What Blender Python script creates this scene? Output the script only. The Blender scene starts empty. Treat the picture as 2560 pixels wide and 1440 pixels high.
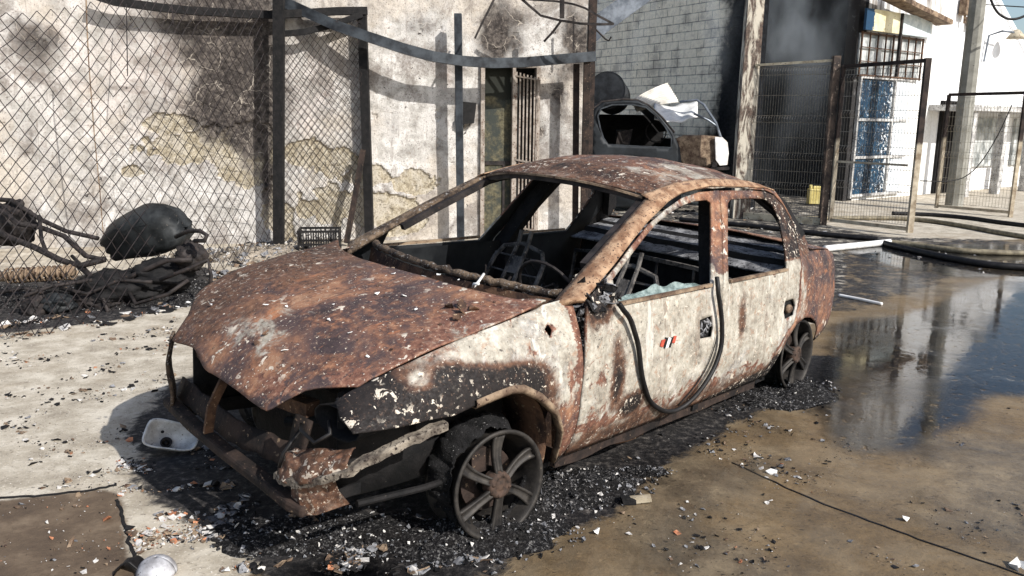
import bpy, math, random
import numpy as np
from mathutils import Vector, Matrix, noise, geometry

random.seed(7); np.random.seed(7)
scene = bpy.context.scene
COL = scene.collection
R = math.radians

# ------------------------------------------------------------------ camera, sky, sun, exposure
CAM_H, FPX, PITCH, ROLL = 1.513, 2090.0, R(11.49), R(0.74)
cam_d = bpy.data.cameras.new("camera"); cam = bpy.data.objects.new("camera", cam_d); COL.objects.link(cam)
cam_d.sensor_width = 36.0; cam_d.lens = 36.0 * FPX / 2560.0; cam_d.clip_end = 900; cam_d.clip_start = 0.05
_f = Vector((0, math.cos(PITCH), -math.sin(PITCH))); _r = Vector((1, 0, 0)); _u = _r.cross(_f)
CR = math.cos(ROLL) * _r + math.sin(ROLL) * _u; CU = -math.sin(ROLL) * _r + math.cos(ROLL) * _u; CF = _f
CPOS = Vector((0, 0, CAM_H))
cam.matrix_world = Matrix(((CR.x, CU.x, -CF.x, 0), (CR.y, CU.y, -CF.y, 0), (CR.z, CU.z, -CF.z, CAM_H), (0, 0, 0, 1)))
scene.camera = cam

SUN = Vector((0.72, -0.70, 0.74)).normalized()
world = bpy.data.worlds.new("World"); scene.world = world; world.use_nodes = True
wn = world.node_tree; bg = wn.nodes["Background"]
sky = wn.nodes.new("ShaderNodeTexSky"); sky.sky_type = 'NISHITA'; sky.sun_disc = False
sky.sun_elevation = math.asin(SUN.z); sky.sun_rotation = math.atan2(SUN.x, SUN.y)
sky.air_density = 1.0; sky.dust_density = 1.6; sky.ozone_density = 1.4
wn.links.new(sky.outputs[0], bg.inputs[0]); bg.inputs[1].default_value = 0.14
sd = bpy.data.lights.new("sun", 'SUN'); sd.energy = 5.0; sd.angle = R(0.5); sd.color = (1.0, 0.97, 0.92)
sun = bpy.data.objects.new("sun", sd); COL.objects.link(sun)
sun.rotation_euler = (-SUN).to_track_quat('-Z', 'Y').to_euler(); sun.location = SUN * 40
scene.view_settings.view_transform = 'Standard'; scene.view_settings.look = 'None'
scene.view_settings.exposure = 0.12; scene.view_settings.gamma = 1.0
scene.render.engine = 'CYCLES'
scene.cycles.max_bounces = 7; scene.cycles.transparent_max_bounces = 12; scene.cycles.volume_bounces = 1
scene.cycles.volume_step_rate = 2.0; scene.cycles.volume_max_steps = 128
scene.cycles.use_denoising = True

# ------------------------------------------------------------------ measuring helpers (photo point + distance -> point in the place)
def _ray(px, py): return CF + CR * ((px - 1280) / FPX) - CU * ((py - 720) / FPX)
def at(px, py, Y):
    d = _ray(px, py); return CPOS + d * (Y / d.y)
def gz(px, py, z=0.0):
    d = _ray(px, py); return CPOS + d * ((z - CAM_H) / d.z)
def onwall(px, py, A, D):                       # -> (distance along wall, height)
    n = Vector((-D[1], D[0], 0)); d = _ray(px, py); t = (Vector((A[0], A[1], 0)) - CPOS).dot(n) / d.dot(n)
    P = CPOS + d * t; return ((P.x - A[0]) * D[0] + (P.y - A[1]) * D[1], P.z)
def lerp_tab(tab, x):
    xs = [a for a, b in tab]; ys = [b for a, b in tab]
    return np.interp(x, xs, ys)
def sst(a, b, x):
    t = np.clip((np.asarray(x, float) - a) / (b - a), 0, 1); return t * t * (3 - 2 * t)
def fbm(p, sc, octv=4):
    return noise.fractal(Vector(p) * sc, 0.9, 2.0, octv, noise_basis='PERLIN_ORIGINAL')

# ------------------------------------------------------------------ object helpers
def tag(o, label=None, cat=None, group=None, kind=None):
    if label: o['label'] = label
    if cat: o['category'] = cat
    if group: o['group'] = group
    if kind: o['kind'] = kind
    return o
def empty(name, loc=(0, 0, 0), rz=0.0):
    o = bpy.data.objects.new(name, None); COL.objects.link(o); o.location = loc; o.rotation_euler = (0, 0, rz)
    o.empty_display_size = 0.2; return o
class MB:
    def __init__(s): s.v = []; s.f = []; s.mi = []; s.col = None
    def add(s, vs, fs, m=0):
        b = len(s.v); s.v += [tuple(v) for v in vs]; s.f += [tuple(i + b for i in f) for f in fs]; s.mi += [m] * len(fs); return s
    def box(s, c, size, M=None, m=0, jit=0.0):
        hx, hy, hz = size[0] / 2, size[1] / 2, size[2] / 2
        vs = [Vector((x * hx, y * hy, z * hz)) for z in (-1, 1) for y in (-1, 1) for x in (-1, 1)]
        if jit: vs = [v + Vector((random.uniform(-jit, jit) for _ in range(3))) for v in vs]
        if M is not None: vs = [M @ v for v in vs]
        vs = [v + Vector(c) for v in vs]
        return s.add(vs, [(0, 2, 3, 1), (4, 5, 7, 6), (0, 1, 5, 4), (2, 6, 7, 3), (0, 4, 6, 2), (1, 3, 7, 5)], m)
    def beam(s, pts, w, h, up=(0, 0, 1), m=0):        # rectangular tube along a polyline
        pts = [Vector(p) for p in pts]; up = Vector(up); rings = []
        for i, p in enumerate(pts):
            t = (pts[min(i + 1, len(pts) - 1)] - pts[max(i - 1, 0)]).normalized()
            sd_ = t.cross(up); sd_ = sd_.normalized() if sd_.length > 1e-5 else Vector((1, 0, 0)); uu = sd_.cross(t)
            rings.append([p + sd_ * (a * w / 2) + uu * (b * h / 2) for a, b in ((-1, -1), (1, -1), (1, 1), (-1, 1))])
        return s._rings(rings, m)
    def tube(s, pts, r, n=8, m=0):
        pts = [Vector(p) for p in pts]; rr = r if isinstance(r, (list, tuple)) else [r] * len(pts); rings = []; prev = None
        for i, p in enumerate(pts):
            t = pts[min(i + 1, len(pts) - 1)] - pts[max(i - 1, 0)]
            t = t.normalized() if t.length > 1e-9 else Vector((0, 0, 1))
            if prev is None:
                a = Vector((0, 0, 1)) if abs(t.z) < 0.9 else Vector((1, 0, 0)); prev = t.cross(a).normalized()
            prev = (prev - t * prev.dot(t)).normalized(); b = t.cross(prev)
            rings.append([p + (prev * math.cos(k * 2 * math.pi / n) + b * math.sin(k * 2 * math.pi / n)) * rr[i] for k in range(n)])
        return s._rings(rings, m)
    def _rings(s, rings, m, cap=True):
        n = len(rings[0]); vs = [v for r_ in rings for v in r_]; fs = []
        for i in range(len(rings) - 1):
            for k in range(n):
                a = i * n + k; b = i * n + (k + 1) % n; fs.append((a, b, b + n, a + n))
        if cap: fs.append(tuple(range(n))[::-1]); fs.append(tuple(range((len(rings) - 1) * n, len(rings) * n)))
        return s.add(vs, fs, m)
    def lathe(s, prof, n=32, M=None, m=0, cap=False):  # profile (r, y) turned round the local y axis
        rings = []
        for r_, y in prof:
            ring = [Vector((r_ * math.cos(k * 2 * math.pi / n), y, r_ * math.sin(k * 2 * math.pi / n))) for k in range(n)]
            rings.append([M @ v for v in ring] if M is not None else ring)
        return s._rings(rings, m, cap)
    def grid(s, P, m=0, flip=False):                   # P[i][j] points
        ni, nj = len(P), len(P[0]); vs = [v for row in P for v in row]; fs = []
        for i in range(ni - 1):
            for j in range(nj - 1):
                q = (i * nj + j, i * nj + j + 1, (i + 1) * nj + j + 1, (i + 1) * nj + j)
                fs.append(q[::-1] if flip else q)
        return s.add(vs, fs, m)
    def chip(s, c, r, m=0, nrm=None, flat=1.0, curl=0.15):
        k = random.randint(4, 7); a0 = random.random() * 6.28
        n = nrm or Vector((random.gauss(0, .25), random.gauss(0, .25), 1)).normalized()
        t = n.orthogonal().normalized(); b = n.cross(t); asp = random.uniform(.35, 1.0); ph = random.random() * 3.14
        vs = []
        for i in range(k):
            a = a0 + i * 6.2832 / k; rr = r * random.uniform(.65, 1.2)
            x, y = math.cos(a) * rr, math.sin(a) * rr * asp
            x, y = x * math.cos(ph) - y * math.sin(ph), x * math.sin(ph) + y * math.cos(ph)
            vs.append(Vector(c) + t * x + b * y + n * (curl * r * random.uniform(-1, 1)))
        vs2 = [v - n * (r * .12 + .001) for v in vs]
        fs = [tuple(range(k)), tuple(range(2 * k - 1, k - 1, -1))] + [(i, k + i, k + (i + 1) % k, (i + 1) % k) for i in range(k)]
        return s.add(vs + vs2, fs, m)
    def build(s, name, mats, parent=None, smooth=False, xf=None):
        me = bpy.data.meshes.new(name)
        vs = [xf @ Vector(v) for v in s.v] if xf is not None else s.v
        me.from_pydata([tuple(v) for v in vs], [], s.f)
        mats = mats if isinstance(mats, (list, tuple)) else [mats]
        for mt in mats: me.materials.append(mt)
        if len(mats) > 1: me.polygons.foreach_set('material_index', s.mi)
        if smooth: me.polygons.foreach_set('use_smooth', [True] * len(me.polygons))
        if s.col is not None:
            a = me.attributes.new('mask', 'FLOAT_COLOR', 'POINT')
            c = np.ones((len(s.v), 4), np.float32); c[:, :3] = np.asarray(s.col, np.float32)
            a.data.foreach_set('color', c.ravel())
        me.validate(); me.update()
        o = bpy.data.objects.new(name, me); COL.objects.link(o)
        if parent is not None: o.parent = parent
        return o
def solid(o, t, off=-1.0, inner=None):
    md = o.modifiers.new('thickness', 'SOLIDIFY'); md.thickness = t; md.offset = off
    if inner is not None:
        o.data.materials.append(inner); md.material_offset = 1; md.material_offset_rim = 0
    return o
def bevel(o, w=0.004):
    md = o.modifiers.new('edge', 'BEVEL'); md.width = w; md.segments = 2; md.limit_method = 'ANGLE'; return o

def inpoly(poly, x, y):
    x = np.asarray(x); y = np.asarray(y); r_ = np.zeros(x.shape, bool); n = len(poly); j = n - 1
    for i in range(n):
        xi, yi = poly[i]; xj, yj = poly[j]
        c = ((yi > y) != (yj > y)); xx = (xj - xi) * (y - yi) / ((yj - yi) if abs(yj - yi) > 1e-12 else 1e-12) + xi
        r_ ^= c & (x < xx); j = i
    return r_
def resample(poly, st, rag=0.0):
    out = []
    for i in range(len(poly)):
        a = Vector(poly[i]).to_2d(); b = Vector(poly[(i + 1) % len(poly)]).to_2d(); n = max(1, int((b - a).length / st))
        for k in range(n):
            p = a + (b - a) * k / n
            if rag: p = p + Vector((noise.noise(Vector((p.x * 9, p.y * 9, 1.3))), noise.noise(Vector((p.x * 9, p.y * 9, 7.7))))) * rag
            out.append((p.x, p.y))
    return out
def region(outer, holes=(), step=0.03, rag=0.0):
    loops = [resample(outer, step, rag)] + [resample(h, step) for h in holes]
    pts = []; edges = []
    for lp in loops:
        b = len(pts); pts += lp; edges += [(b + i, b + (i + 1) % len(lp)) for i in range(len(lp))]
    xs = [p[0] for p in loops[0]]; ys = [p[1] for p in loops[0]]
    gx, gy = np.meshgrid(np.arange(min(xs), max(xs), step), np.arange(min(ys), max(ys), step * .87))
    gx = gx + (np.arange(gx.shape[0]) % 2)[:, None] * step / 2; gx = gx.ravel(); gy = gy.ravel()
    ok = inpoly(loops[0], gx, gy)
    for h in loops[1:]: ok &= ~inpoly(h, gx, gy)
    gx, gy = gx[ok], gy[ok]; bp = np.array(pts)
    d = ((gx[:, None] - bp[None, :, 0]) ** 2 + (gy[:, None] - bp[None, :, 1]) ** 2).min(1)
    k = d > (step * .5) ** 2
    allp = [Vector(p) for p in pts] + [Vector((a, b)) for a, b in zip(gx[k], gy[k])]
    v, e, f, *_ = geometry.delaunay_2d_cdt(allp, edges, [], 0, 1e-6)
    V = np.array([(p.x, p.y) for p in v]); F = np.array(f); c = V[F].mean(1)
    ok = inpoly(loops[0], c[:, 0], c[:, 1])
    for h in loops[1:]: ok &= ~inpoly(h, c[:, 0], c[:, 1])
    return V, F[ok]

# ------------------------------------------------------------------ material helpers
def srgb(r, g, b):
    f = lambda c: (c / 12.92 if c <= .04045 else ((c + .055) / 1.055) ** 2.4)
    return (f(r / 255), f(g / 255), f(b / 255), 1.0)
class Mt:
    def __init__(s, name):
        s.m = bpy.data.materials.new(name); s.m.use_nodes = True; s.nt = s.m.node_tree; s.nt.nodes.clear()
        s.co = s.nt.nodes.new('ShaderNodeTexCoord').outputs['Object']
    def _in(s, sock, v):
        if isinstance(v, bpy.types.NodeSocket): s.nt.links.new(v, sock)
        else:
            if isinstance(v, tuple) and len(v) == 3 and sock.type == 'RGBA': v = v + (1.0,)
            sock.default_value = v
    def noise(s, sc, det=6, ro=.6, dist=0.0, vec=None):
        n = s.nt.nodes.new('ShaderNodeTexNoise'); s._in(n.inputs['Vector'], vec or s.co)
        n.inputs['Scale'].default_value = sc; n.inputs['Detail'].default_value = det; n.inputs['Roughness'].default_value = ro
        n.inputs['Distortion'].default_value = dist; return n.outputs['Fac']
    def vor(s, sc, feat='F1', vec=None, out='Distance'):
        n = s.nt.nodes.new('ShaderNodeTexVoronoi'); n.feature = feat; s._in(n.inputs['Vector'], vec or s.co)
        n.inputs['Scale'].default_value = sc; return n.outputs[out]
    def stretch(s, sx, sy, sz, vec=None, rz=0.0, loc=(0, 0, 0)):
        n = s.nt.nodes.new('ShaderNodeMapping'); s._in(n.inputs[0], vec or s.co); n.inputs['Scale'].default_value = (sx, sy, sz)
        n.inputs['Rotation'].default_value = (0, 0, rz); n.inputs['Location'].default_value = loc; return n.outputs[0]
    def ramp(s, f, stops, interp='LINEAR'):
        n = s.nt.nodes.new('ShaderNodeValToRGB'); s._in(n.inputs[0], f); e = n.color_ramp.elements; n.color_ramp.interpolation = interp
        while len(e) < len(stops): e.new(0.5)
        for i, (p, c) in enumerate(stops): e[i].position = p; e[i].color = c if len(c) == 4 else c + (1,)
        return n.outputs[0]
    def mix(s, f, a, b, mode='MIX'):
        n = s.nt.nodes.new('ShaderNodeMix'); n.data_type = 'RGBA'; n.blend_type = mode
        s._in(n.inputs[0], f); s._in(n.inputs[6], a); s._in(n.inputs[7], b); return n.outputs[2]
    def sm(s, f, a, b, lo=0.0, hi=1.0):
        n = s.nt.nodes.new('ShaderNodeMapRange'); n.interpolation_type = 'SMOOTHSTEP'; s._in(n.inputs[0], f)
        n.inputs[1].default_value = a; n.inputs[2].default_value = b; n.inputs[3].default_value = lo; n.inputs[4].default_value = hi; return n.outputs[0]
    def math(s, op, a, b=0.0, c=None):
        n = s.nt.nodes.new('ShaderNodeMath'); n.operation = op; s._in(n.inputs[0], a); s._in(n.inputs[1], b)
        if c is not None: s._in(n.inputs[2], c)
        return n.outputs[0]
    def attr(s, name='mask'):
        n = s.nt.nodes.new('ShaderNodeAttribute'); n.attribute_name = name
        q = s.nt.nodes.new('ShaderNodeSeparateColor'); s.nt.links.new(n.outputs['Color'], q.inputs[0]); return q.outputs
    def sep(s, vec=None):
        q = s.nt.nodes.new('ShaderNodeSeparateXYZ'); s._in(q.inputs[0], vec or s.co); return q.outputs
    def comb(s, x, y, z):
        q = s.nt.nodes.new('ShaderNodeCombineXYZ'); s._in(q.inputs[0], x); s._in(q.inputs[1], y); s._in(q.inputs[2], z); return q.outputs[0]
    def edge(s, m, nz, amp, lo=.4, hi=.6):             # a painted mask with its rim broken up by noise
        return s.sm(s.math('ADD', m, s.math('MULTIPLY', s.math('SUBTRACT', nz, .5), amp)), lo, hi)
    def out(s, color, rough=.85, bump=None, bs=.4, bd=.01, metal=0.0, spec=.3):
        b = s.nt.nodes.new('ShaderNodeBsdfPrincipled'); o = s.nt.nodes.new('ShaderNodeOutputMaterial')
        s._in(b.inputs['Base Color'], color); s._in(b.inputs['Roughness'], rough); s._in(b.inputs['Metallic'], metal)
        b.inputs['Specular IOR Level'].default_value = spec
        if bump is not None:
            n = s.nt.nodes.new('ShaderNodeBump'); n.inputs['Strength'].default_value = bs; n.inputs['Distance'].default_value = bd
            s._in(n.inputs['Height'], bump); s.nt.links.new(n.outputs[0], b.inputs['Normal'])
        s.nt.links.new(b.outputs[0], o.inputs[0]); return s.m

def m_plain(name, c1, c2, sc=8, rough=.85, bs=.4, bd=.006, metal=0.0, fleck=None, famt=.62, spec=.3):
    m = Mt(name); n1 = m.noise(sc, 8, .65); n2 = m.noise(sc * 6, 5, .6)
    c = m.mix(m.sm(n1, .35, .65), c1, c2)
    if fleck: c = m.mix(m.sm(n2, famt, famt + .04), c, fleck)
    return m.out(c, rough, m.math('ADD', n1, m.math('MULTIPLY', n2, .5)), bs, bd, metal, spec)

# burnt sheet metal: mask R = soot, G = bare pale ash-grey metal, B = red rust
def m_burnt():
    m = Mt('burnt_metal'); a = m.attr()
    nb = m.noise(3.2, 9, .68, .4); nm = m.noise(9, 8, .65, .6); nf = m.noise(38, 6, .65); ns = m.noise(95, 4, .6)
    st = m.noise(14, 6, .6, 0.3, m.stretch(.35, 1.6, 1.0))
    rust = m.ramp(nb, [(.34, srgb(48, 40, 42)), (.45, srgb(76, 61, 60)), (.51, srgb(102, 76, 66)), (.57, srgb(142, 102, 78)), (.68, srgb(174, 140, 112))])
    rust = m.mix(m.sm(nm, .46, .62, 0, .8), rust, m.ramp(nf, [(.33, srgb(62, 50, 51)), (.5, srgb(116, 80, 62)), (.62, srgb(156, 110, 82)), (.75, srgb(184, 148, 118))]))
    rust = m.mix(m.sm(st, .56, .68, 0, .75), rust, srgb(70, 58, 58))
    rust = m.mix(m.sm(m.noise(11, 7, .66, .5, m.stretch(.5, 1.8, 1.0, None, .3)), .60, .68, 0, .8), rust, srgb(164, 108, 74))
    ash = m.ramp(m.math('ADD', m.math('MULTIPLY', nm, .6), m.math('MULTIPLY', nf, .4)),
                 [(.33, srgb(100, 93, 84)), (.43, srgb(144, 137, 125)), (.54, srgb(174, 168, 155)), (.7, srgb(210, 205, 194))])
    ash = m.mix(m.sm(m.noise(2.6, 7, .7, .5), .50, .64, 0, .6), ash, m.ramp(nf, [(.35, srgb(126, 122, 118)), (.65, srgb(182, 180, 176))]))
    ash = m.mix(m.sm(m.noise(22, 7, .7, .8), .56, .64, 0, .6), ash, srgb(150, 116, 92))
    ash = m.mix(m.sm(m.noise(16, 7, .75, .3), .62, .66, 0, .9), ash, srgb(54, 46, 43))
    stv = m.noise(9, 7, .68, .4, m.stretch(1.5, 1.5, .22))
    ash = m.mix(m.sm(stv, .57, .64, 0, .7), ash, srgb(206, 200, 192))
    ash = m.mix(m.sm(stv, .43, .36, 0, .55), ash, srgb(112, 96, 84))
    red = m.ramp(nf, [(.35, srgb(86, 57, 48)), (.55, srgb(124, 86, 70)), (.72, srgb(168, 136, 114))])
    soot = m.ramp(nf, [(.3, srgb(17, 14, 14)), (.6, srgb(34, 28, 26)), (.75, srgb(60, 46, 40))])
    c = m.mix(m.edge(a[1], m.noise(6, 9, .72, .5), 1.3, .42, .58), rust, ash)
    c = m.mix(m.edge(a[2], m.noise(8, 9, .7, .8), 1.5, .45, .55), c, red)
    ng = m.noise(7, 9, .72, .4)
    c = m.mix(m.edge(a[0], ng, 1.0, .14, .44), c, m.ramp(nf, [(.35, srgb(58, 42, 36)), (.6, srgb(104, 74, 56))]))
    sf = m.edge(a[0], ng, 1.0, .40, .66)
    c = m.mix(sf, c, soot)
    # pale flakes where paint blistered off, and small dark pits
    fl = m.math('MULTIPLY', m.sm(m.noise(17, 5, .62, .5), .615, .63), m.sm(m.noise(3.5, 4, .6), .46, .58))
    fl2 = m.sm(m.noise(62, 3, .55, .2), .675, .69)
    fl3 = m.math('MULTIPLY', m.sm(m.noise(42, 4, .6, .2), .60, .615), m.sm(a[0], .25, .6))
    fl3 = m.math('MULTIPLY', fl3, m.sm(m.noise(5, 4, .6), .40, .56))
    c = m.mix(m.math('MAXIMUM', fl3, m.math('MAXIMUM', fl, fl2)), c, m.mix(ns, srgb(186, 170, 150), srgb(228, 220, 206)))
    c = m.mix(m.sm(m.noise(48, 5, .7), .62, .66, 0, .8), c, srgb(40, 32, 30))
    c = m.mix(.6, c, m.ramp(m.noise(85, 6, .8), [(.34, (.55, .53, .52)), (.5, (1, 1, 1)), (.66, (1.0, 1.0, 1.0))]), 'MULTIPLY')
    c = m.mix(m.sm(m.noise(70, 5, .75), .58, .64, 0, .45), c, m.mix(a[0], srgb(196, 172, 148), srgb(120, 96, 80)))
    h = m.math('ADD', m.math('MULTIPLY', nm, .5), m.math('ADD', m.math('MULTIPLY', nf, .35), m.math('MULTIPLY', fl, .25)))
    return m.out(c, m.sm(ns, .3, .7, .62, .9), h, .55, .012, 0.0, .35)
M = {}
M['burnt'] = m_burnt()
M['soot'] = m_plain('soot_black', srgb(12, 12, 13), srgb(30, 28, 28), 14, .8, .6, .01, 0, srgb(92, 84, 78), .68)
M['sootblue'] = m_plain('soot_inner_panel', srgb(16, 18, 21), srgb(38, 40, 42), 5, .6, .3, .004, 0, srgb(88, 84, 76), .70)
M['rustdark'] = m_plain('rust_dark', srgb(48, 36, 32), srgb(104, 78, 60), 10, .85, .7, .01, 0, srgb(150, 128, 104), .62)
M['rusttan'] = m_plain('rust_tan', srgb(84, 66, 54), srgb(150, 130, 108), 9, .85, .7, .01, 0, srgb(60, 42, 36), .60)
M['ashgrey'] = m_plain('ash_grey', srgb(70, 70, 74), srgb(150, 150, 152), 9, .9, .9, .02, 0, srgb(24, 24, 26), .58)
M['alloy'] = m_plain('burnt_alloy', srgb(40, 38, 37), srgb(70, 66, 62), 12, .6, .3, .003, .4, srgb(120, 108, 94), .68)
M['hub'] = m_plain('hub_rust', srgb(40, 33, 29), srgb(80, 63, 53), 30, .8, .5, .004)
M['iron'] = m_plain('charred_iron', srgb(26, 24, 24), srgb(58, 52, 50), 12, .7, .5, .005, .2, srgb(110, 82, 64), .66)
M['steelgrey'] = m_plain('galvanised_steel', srgb(92, 98, 106), srgb(136, 142, 150), 6, .5, .2, .003, .4, srgb(70, 62, 58), .68)
M['postburn'] = m_plain('scorched_post', srgb(40, 35, 34), srgb(108, 92, 80), 5, .75, .4, .005, 0, srgb(160, 144, 126), .62)
M['posttan'] = m_plain('dusty_steel', srgb(140, 128, 108), srgb(192, 182, 160), 5, .7, .3, .004, .1, srgb(78, 60, 48), .60)
M['wire'] = m_plain('dark_wire', srgb(24, 21, 22), srgb(50, 43, 42), 20, .7, .2, .002, .2)
M['wiregrey'] = m_plain('mesh_wire', srgb(112, 106, 98), srgb(160, 152, 138), 20, .6, .2, .002, .2)
M['white'] = m_plain('white_paint', srgb(206, 204, 200), srgb(232, 231, 228), 9, .7, .15, .004, 0, srgb(168, 160, 150), .70)
M['blackrub'] = m_plain('black_rubber', srgb(16, 15, 16), srgb(34, 32, 32), 14, .55, .3, .003)
M['hosetan'] = m_plain('wet_canvas_hose', srgb(96, 88, 72), srgb(140, 130, 108), 12, .6, .3, .003)
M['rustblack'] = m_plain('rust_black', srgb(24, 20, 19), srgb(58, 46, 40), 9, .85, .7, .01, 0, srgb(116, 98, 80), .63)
M['crust'] = m_plain('burnt_crust', srgb(46, 38, 34), srgb(122, 104, 86), 13, .9, 1.0, .02, 0, srgb(150, 146, 142), .60)
M['darksteel'] = m_plain('dark_steel', srgb(34, 36, 40), srgb(70, 75, 80), 5, .55, .2, .003, .3, srgb(60, 50, 46), .66)
M['pillartan'] = m_plain('rust_orange_tan', srgb(120, 88, 66), srgb(176, 146, 118), 14, .9, .8, .008, 0, srgb(66, 50, 44), .59)
M['dustgrey'] = m_plain('dusty_rusty_steel', srgb(122, 112, 102), srgb(168, 158, 148), 7, .75, .4, .005, 0, srgb(88, 58, 42), .58)
M['seatmetal'] = m_plain('bare_seat_metal', srgb(44, 42, 42), srgb(112, 108, 104), 14, .7, .5, .004, .2, srgb(150, 140, 128), .62)
M['traygrey'] = m_plain('crumpled_grey_metal', srgb(62, 54, 48), srgb(148, 138, 124), 13, .85, .9, .012, 0, srgb(38, 30, 27), .57)
M['ashwhite2'] = m_plain('scorched_white_paint', srgb(150, 148, 146), srgb(206, 204, 200), 6, .8, .3, .004, 0, srgb(60, 54, 52), .58)
M['glass'] = m_plain('molten_glass', srgb(92, 106, 103), srgb(146, 160, 156), 22, .25, .4, .01, 0, srgb(60, 66, 66), .62)


def m_heap():
    m = Mt('powdery_ash'); n1 = m.noise(9, 6, .7); n2 = m.noise(55, 6, .75); n3 = m.noise(120, 4, .7)
    c = m.ramp(m.math('ADD', m.math('MULTIPLY', n2, .55), m.math('MULTIPLY', n3, .45)), [(.38, srgb(12, 12, 13)), (.50, srgb(30, 29, 30)), (.56, srgb(86, 84, 84)), (.62, srgb(180, 177, 173))])
    c = m.mix(m.sm(n1, .48, .62, 0, .8), c, m.ramp(n3, [(.4, srgb(16, 15, 15)), (.65, srgb(52, 49, 47))]))
    return m.out(c, .95, m.math('ADD', n2, n3), 1.0, .02, 0, .2)
M['heap'] = m_heap()
# ================================================================== THE SETTING
# ------------------------------------------------------------------ ground
CAR_LOC = Vector((-0.5637, 3.3544, 0.0)); CAR_RZ = R(226.9457)
CX = Vector((math.cos(CAR_RZ), math.sin(CAR_RZ), 0)); CY = Vector((-math.sin(CAR_RZ), math.cos(CAR_RZ), 0))
def carw(x, y, z=0.0): return CAR_LOC + CX * x + CY * y + Vector((0, 0, z))
def gpoly(pts): return [tuple(gz(*p))[:2] for p in pts]
def blur(a, k):
    for _ in range(k):
        a = (a + np.roll(a, 1, 0) + np.roll(a, -1, 0)) / 3; a = (a + np.roll(a, 1, 1) + np.roll(a, -1, 1)) / 3
    return a
gxs = np.concatenate([[-500, -150, -50, -20, -10], np.arange(-7.2, 9.6, .06), [11, 14, 20, 50, 150, 500]])
gys = np.concatenate([[-300, -80, -20, -5, -1, .4], np.arange(1.0, 20.0, .06), [21, 24, 30, 50, 120, 400, 800]])
GX, GY = np.meshgrid(gxs, gys, indexing='ij')
def pm(*polys):
    a = np.zeros(GX.shape)
    for p in polys: a = np.maximum(a, inpoly(p, GX, GY).astype(float))
    return a
PUD1 = [(2065, 1075), (2010, 1005), (2050, 900), (2085, 800), (2160, 800), (2300, 775), (2440, 710), (2560, 680), (2800, 700), (2850, 960), (2560, 1000), (2470, 990), (2440, 1060), (2300, 1120), (2200, 1160), (2120, 1140), (2075, 1130)]
PUD2 = [(1180, 1500), (1240, 1400), (1380, 1330), (1480, 1190), (1560, 1140), (1800, 1030), (2000, 1000), (2055, 1080), (2060, 1120), (2030, 1180), (1960, 1240), (1890, 1360), (1860, 1500)]
soot_shade_g = pm(gpoly([(318, 1075), (400, 985), (470, 930), (900, 1100), (1340, 1180), (1600, 1190), (1590, 1270), (1420, 1330), (1240, 1400), (900, 1420), (640, 1420), (520, 1330), (450, 1240), (430, 1180), (350, 1130)]),  # soot plus the car's cast shadow, painted in along its outline ahead of the nose
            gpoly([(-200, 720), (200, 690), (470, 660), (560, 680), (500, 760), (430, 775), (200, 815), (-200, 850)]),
            [tuple(carw(x, y))[:2] for x, y in ((.75, .85), (.75, -.85), (-2.9, -.9), (-2.9, .84), (-1.9, .80), (-.9, .80), (-.3, .90))],  # soot and painted shade under the body, out past the sills
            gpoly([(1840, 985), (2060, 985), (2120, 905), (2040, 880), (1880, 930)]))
soot_shade_g = blur(soot_shade_g, 3)
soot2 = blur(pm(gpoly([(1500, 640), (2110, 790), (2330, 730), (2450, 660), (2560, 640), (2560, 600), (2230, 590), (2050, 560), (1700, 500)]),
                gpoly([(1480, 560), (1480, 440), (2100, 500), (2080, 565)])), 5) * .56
soot_shade_g = np.maximum(soot_shade_g, soot2)
WETP = [(-300, 3000), (430, 1500), (700, 1400), (1250, 1330), (1500, 1130), (1850, 985), (2030, 800), (2110, 720), (2110, 610), (2900, 590), (4200, 1200), (4800, 3000)]
wet_g = blur(pm(gpoly(WETP)), 4) * (1 - .42 * blur(pm(gpoly(PUD1)), 8))
slab_g = blur(pm(gpoly([(-300, 1262), (0, 1252), (292, 1218), (345, 1480), (300, 1900), (-600, 1900)])), 1)
V = np.stack([GX, GY, np.zeros_like(GX)], -1)
mb = MB(); ni, nj = GX.shape
idx = np.arange(ni * nj).reshape(ni, nj)
mb.v = [tuple(v) for v in V.reshape(-1, 3)]
mb.f = [tuple(q) for q in np.stack([idx[:-1, :-1], idx[1:, :-1], idx[1:, 1:], idx[:-1, 1:]], -1).reshape(-1, 4)]
mb.mi = [0] * len(mb.f); mb.col = np.stack([soot_shade_g, wet_g, slab_g], -1).reshape(-1, 3)
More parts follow.
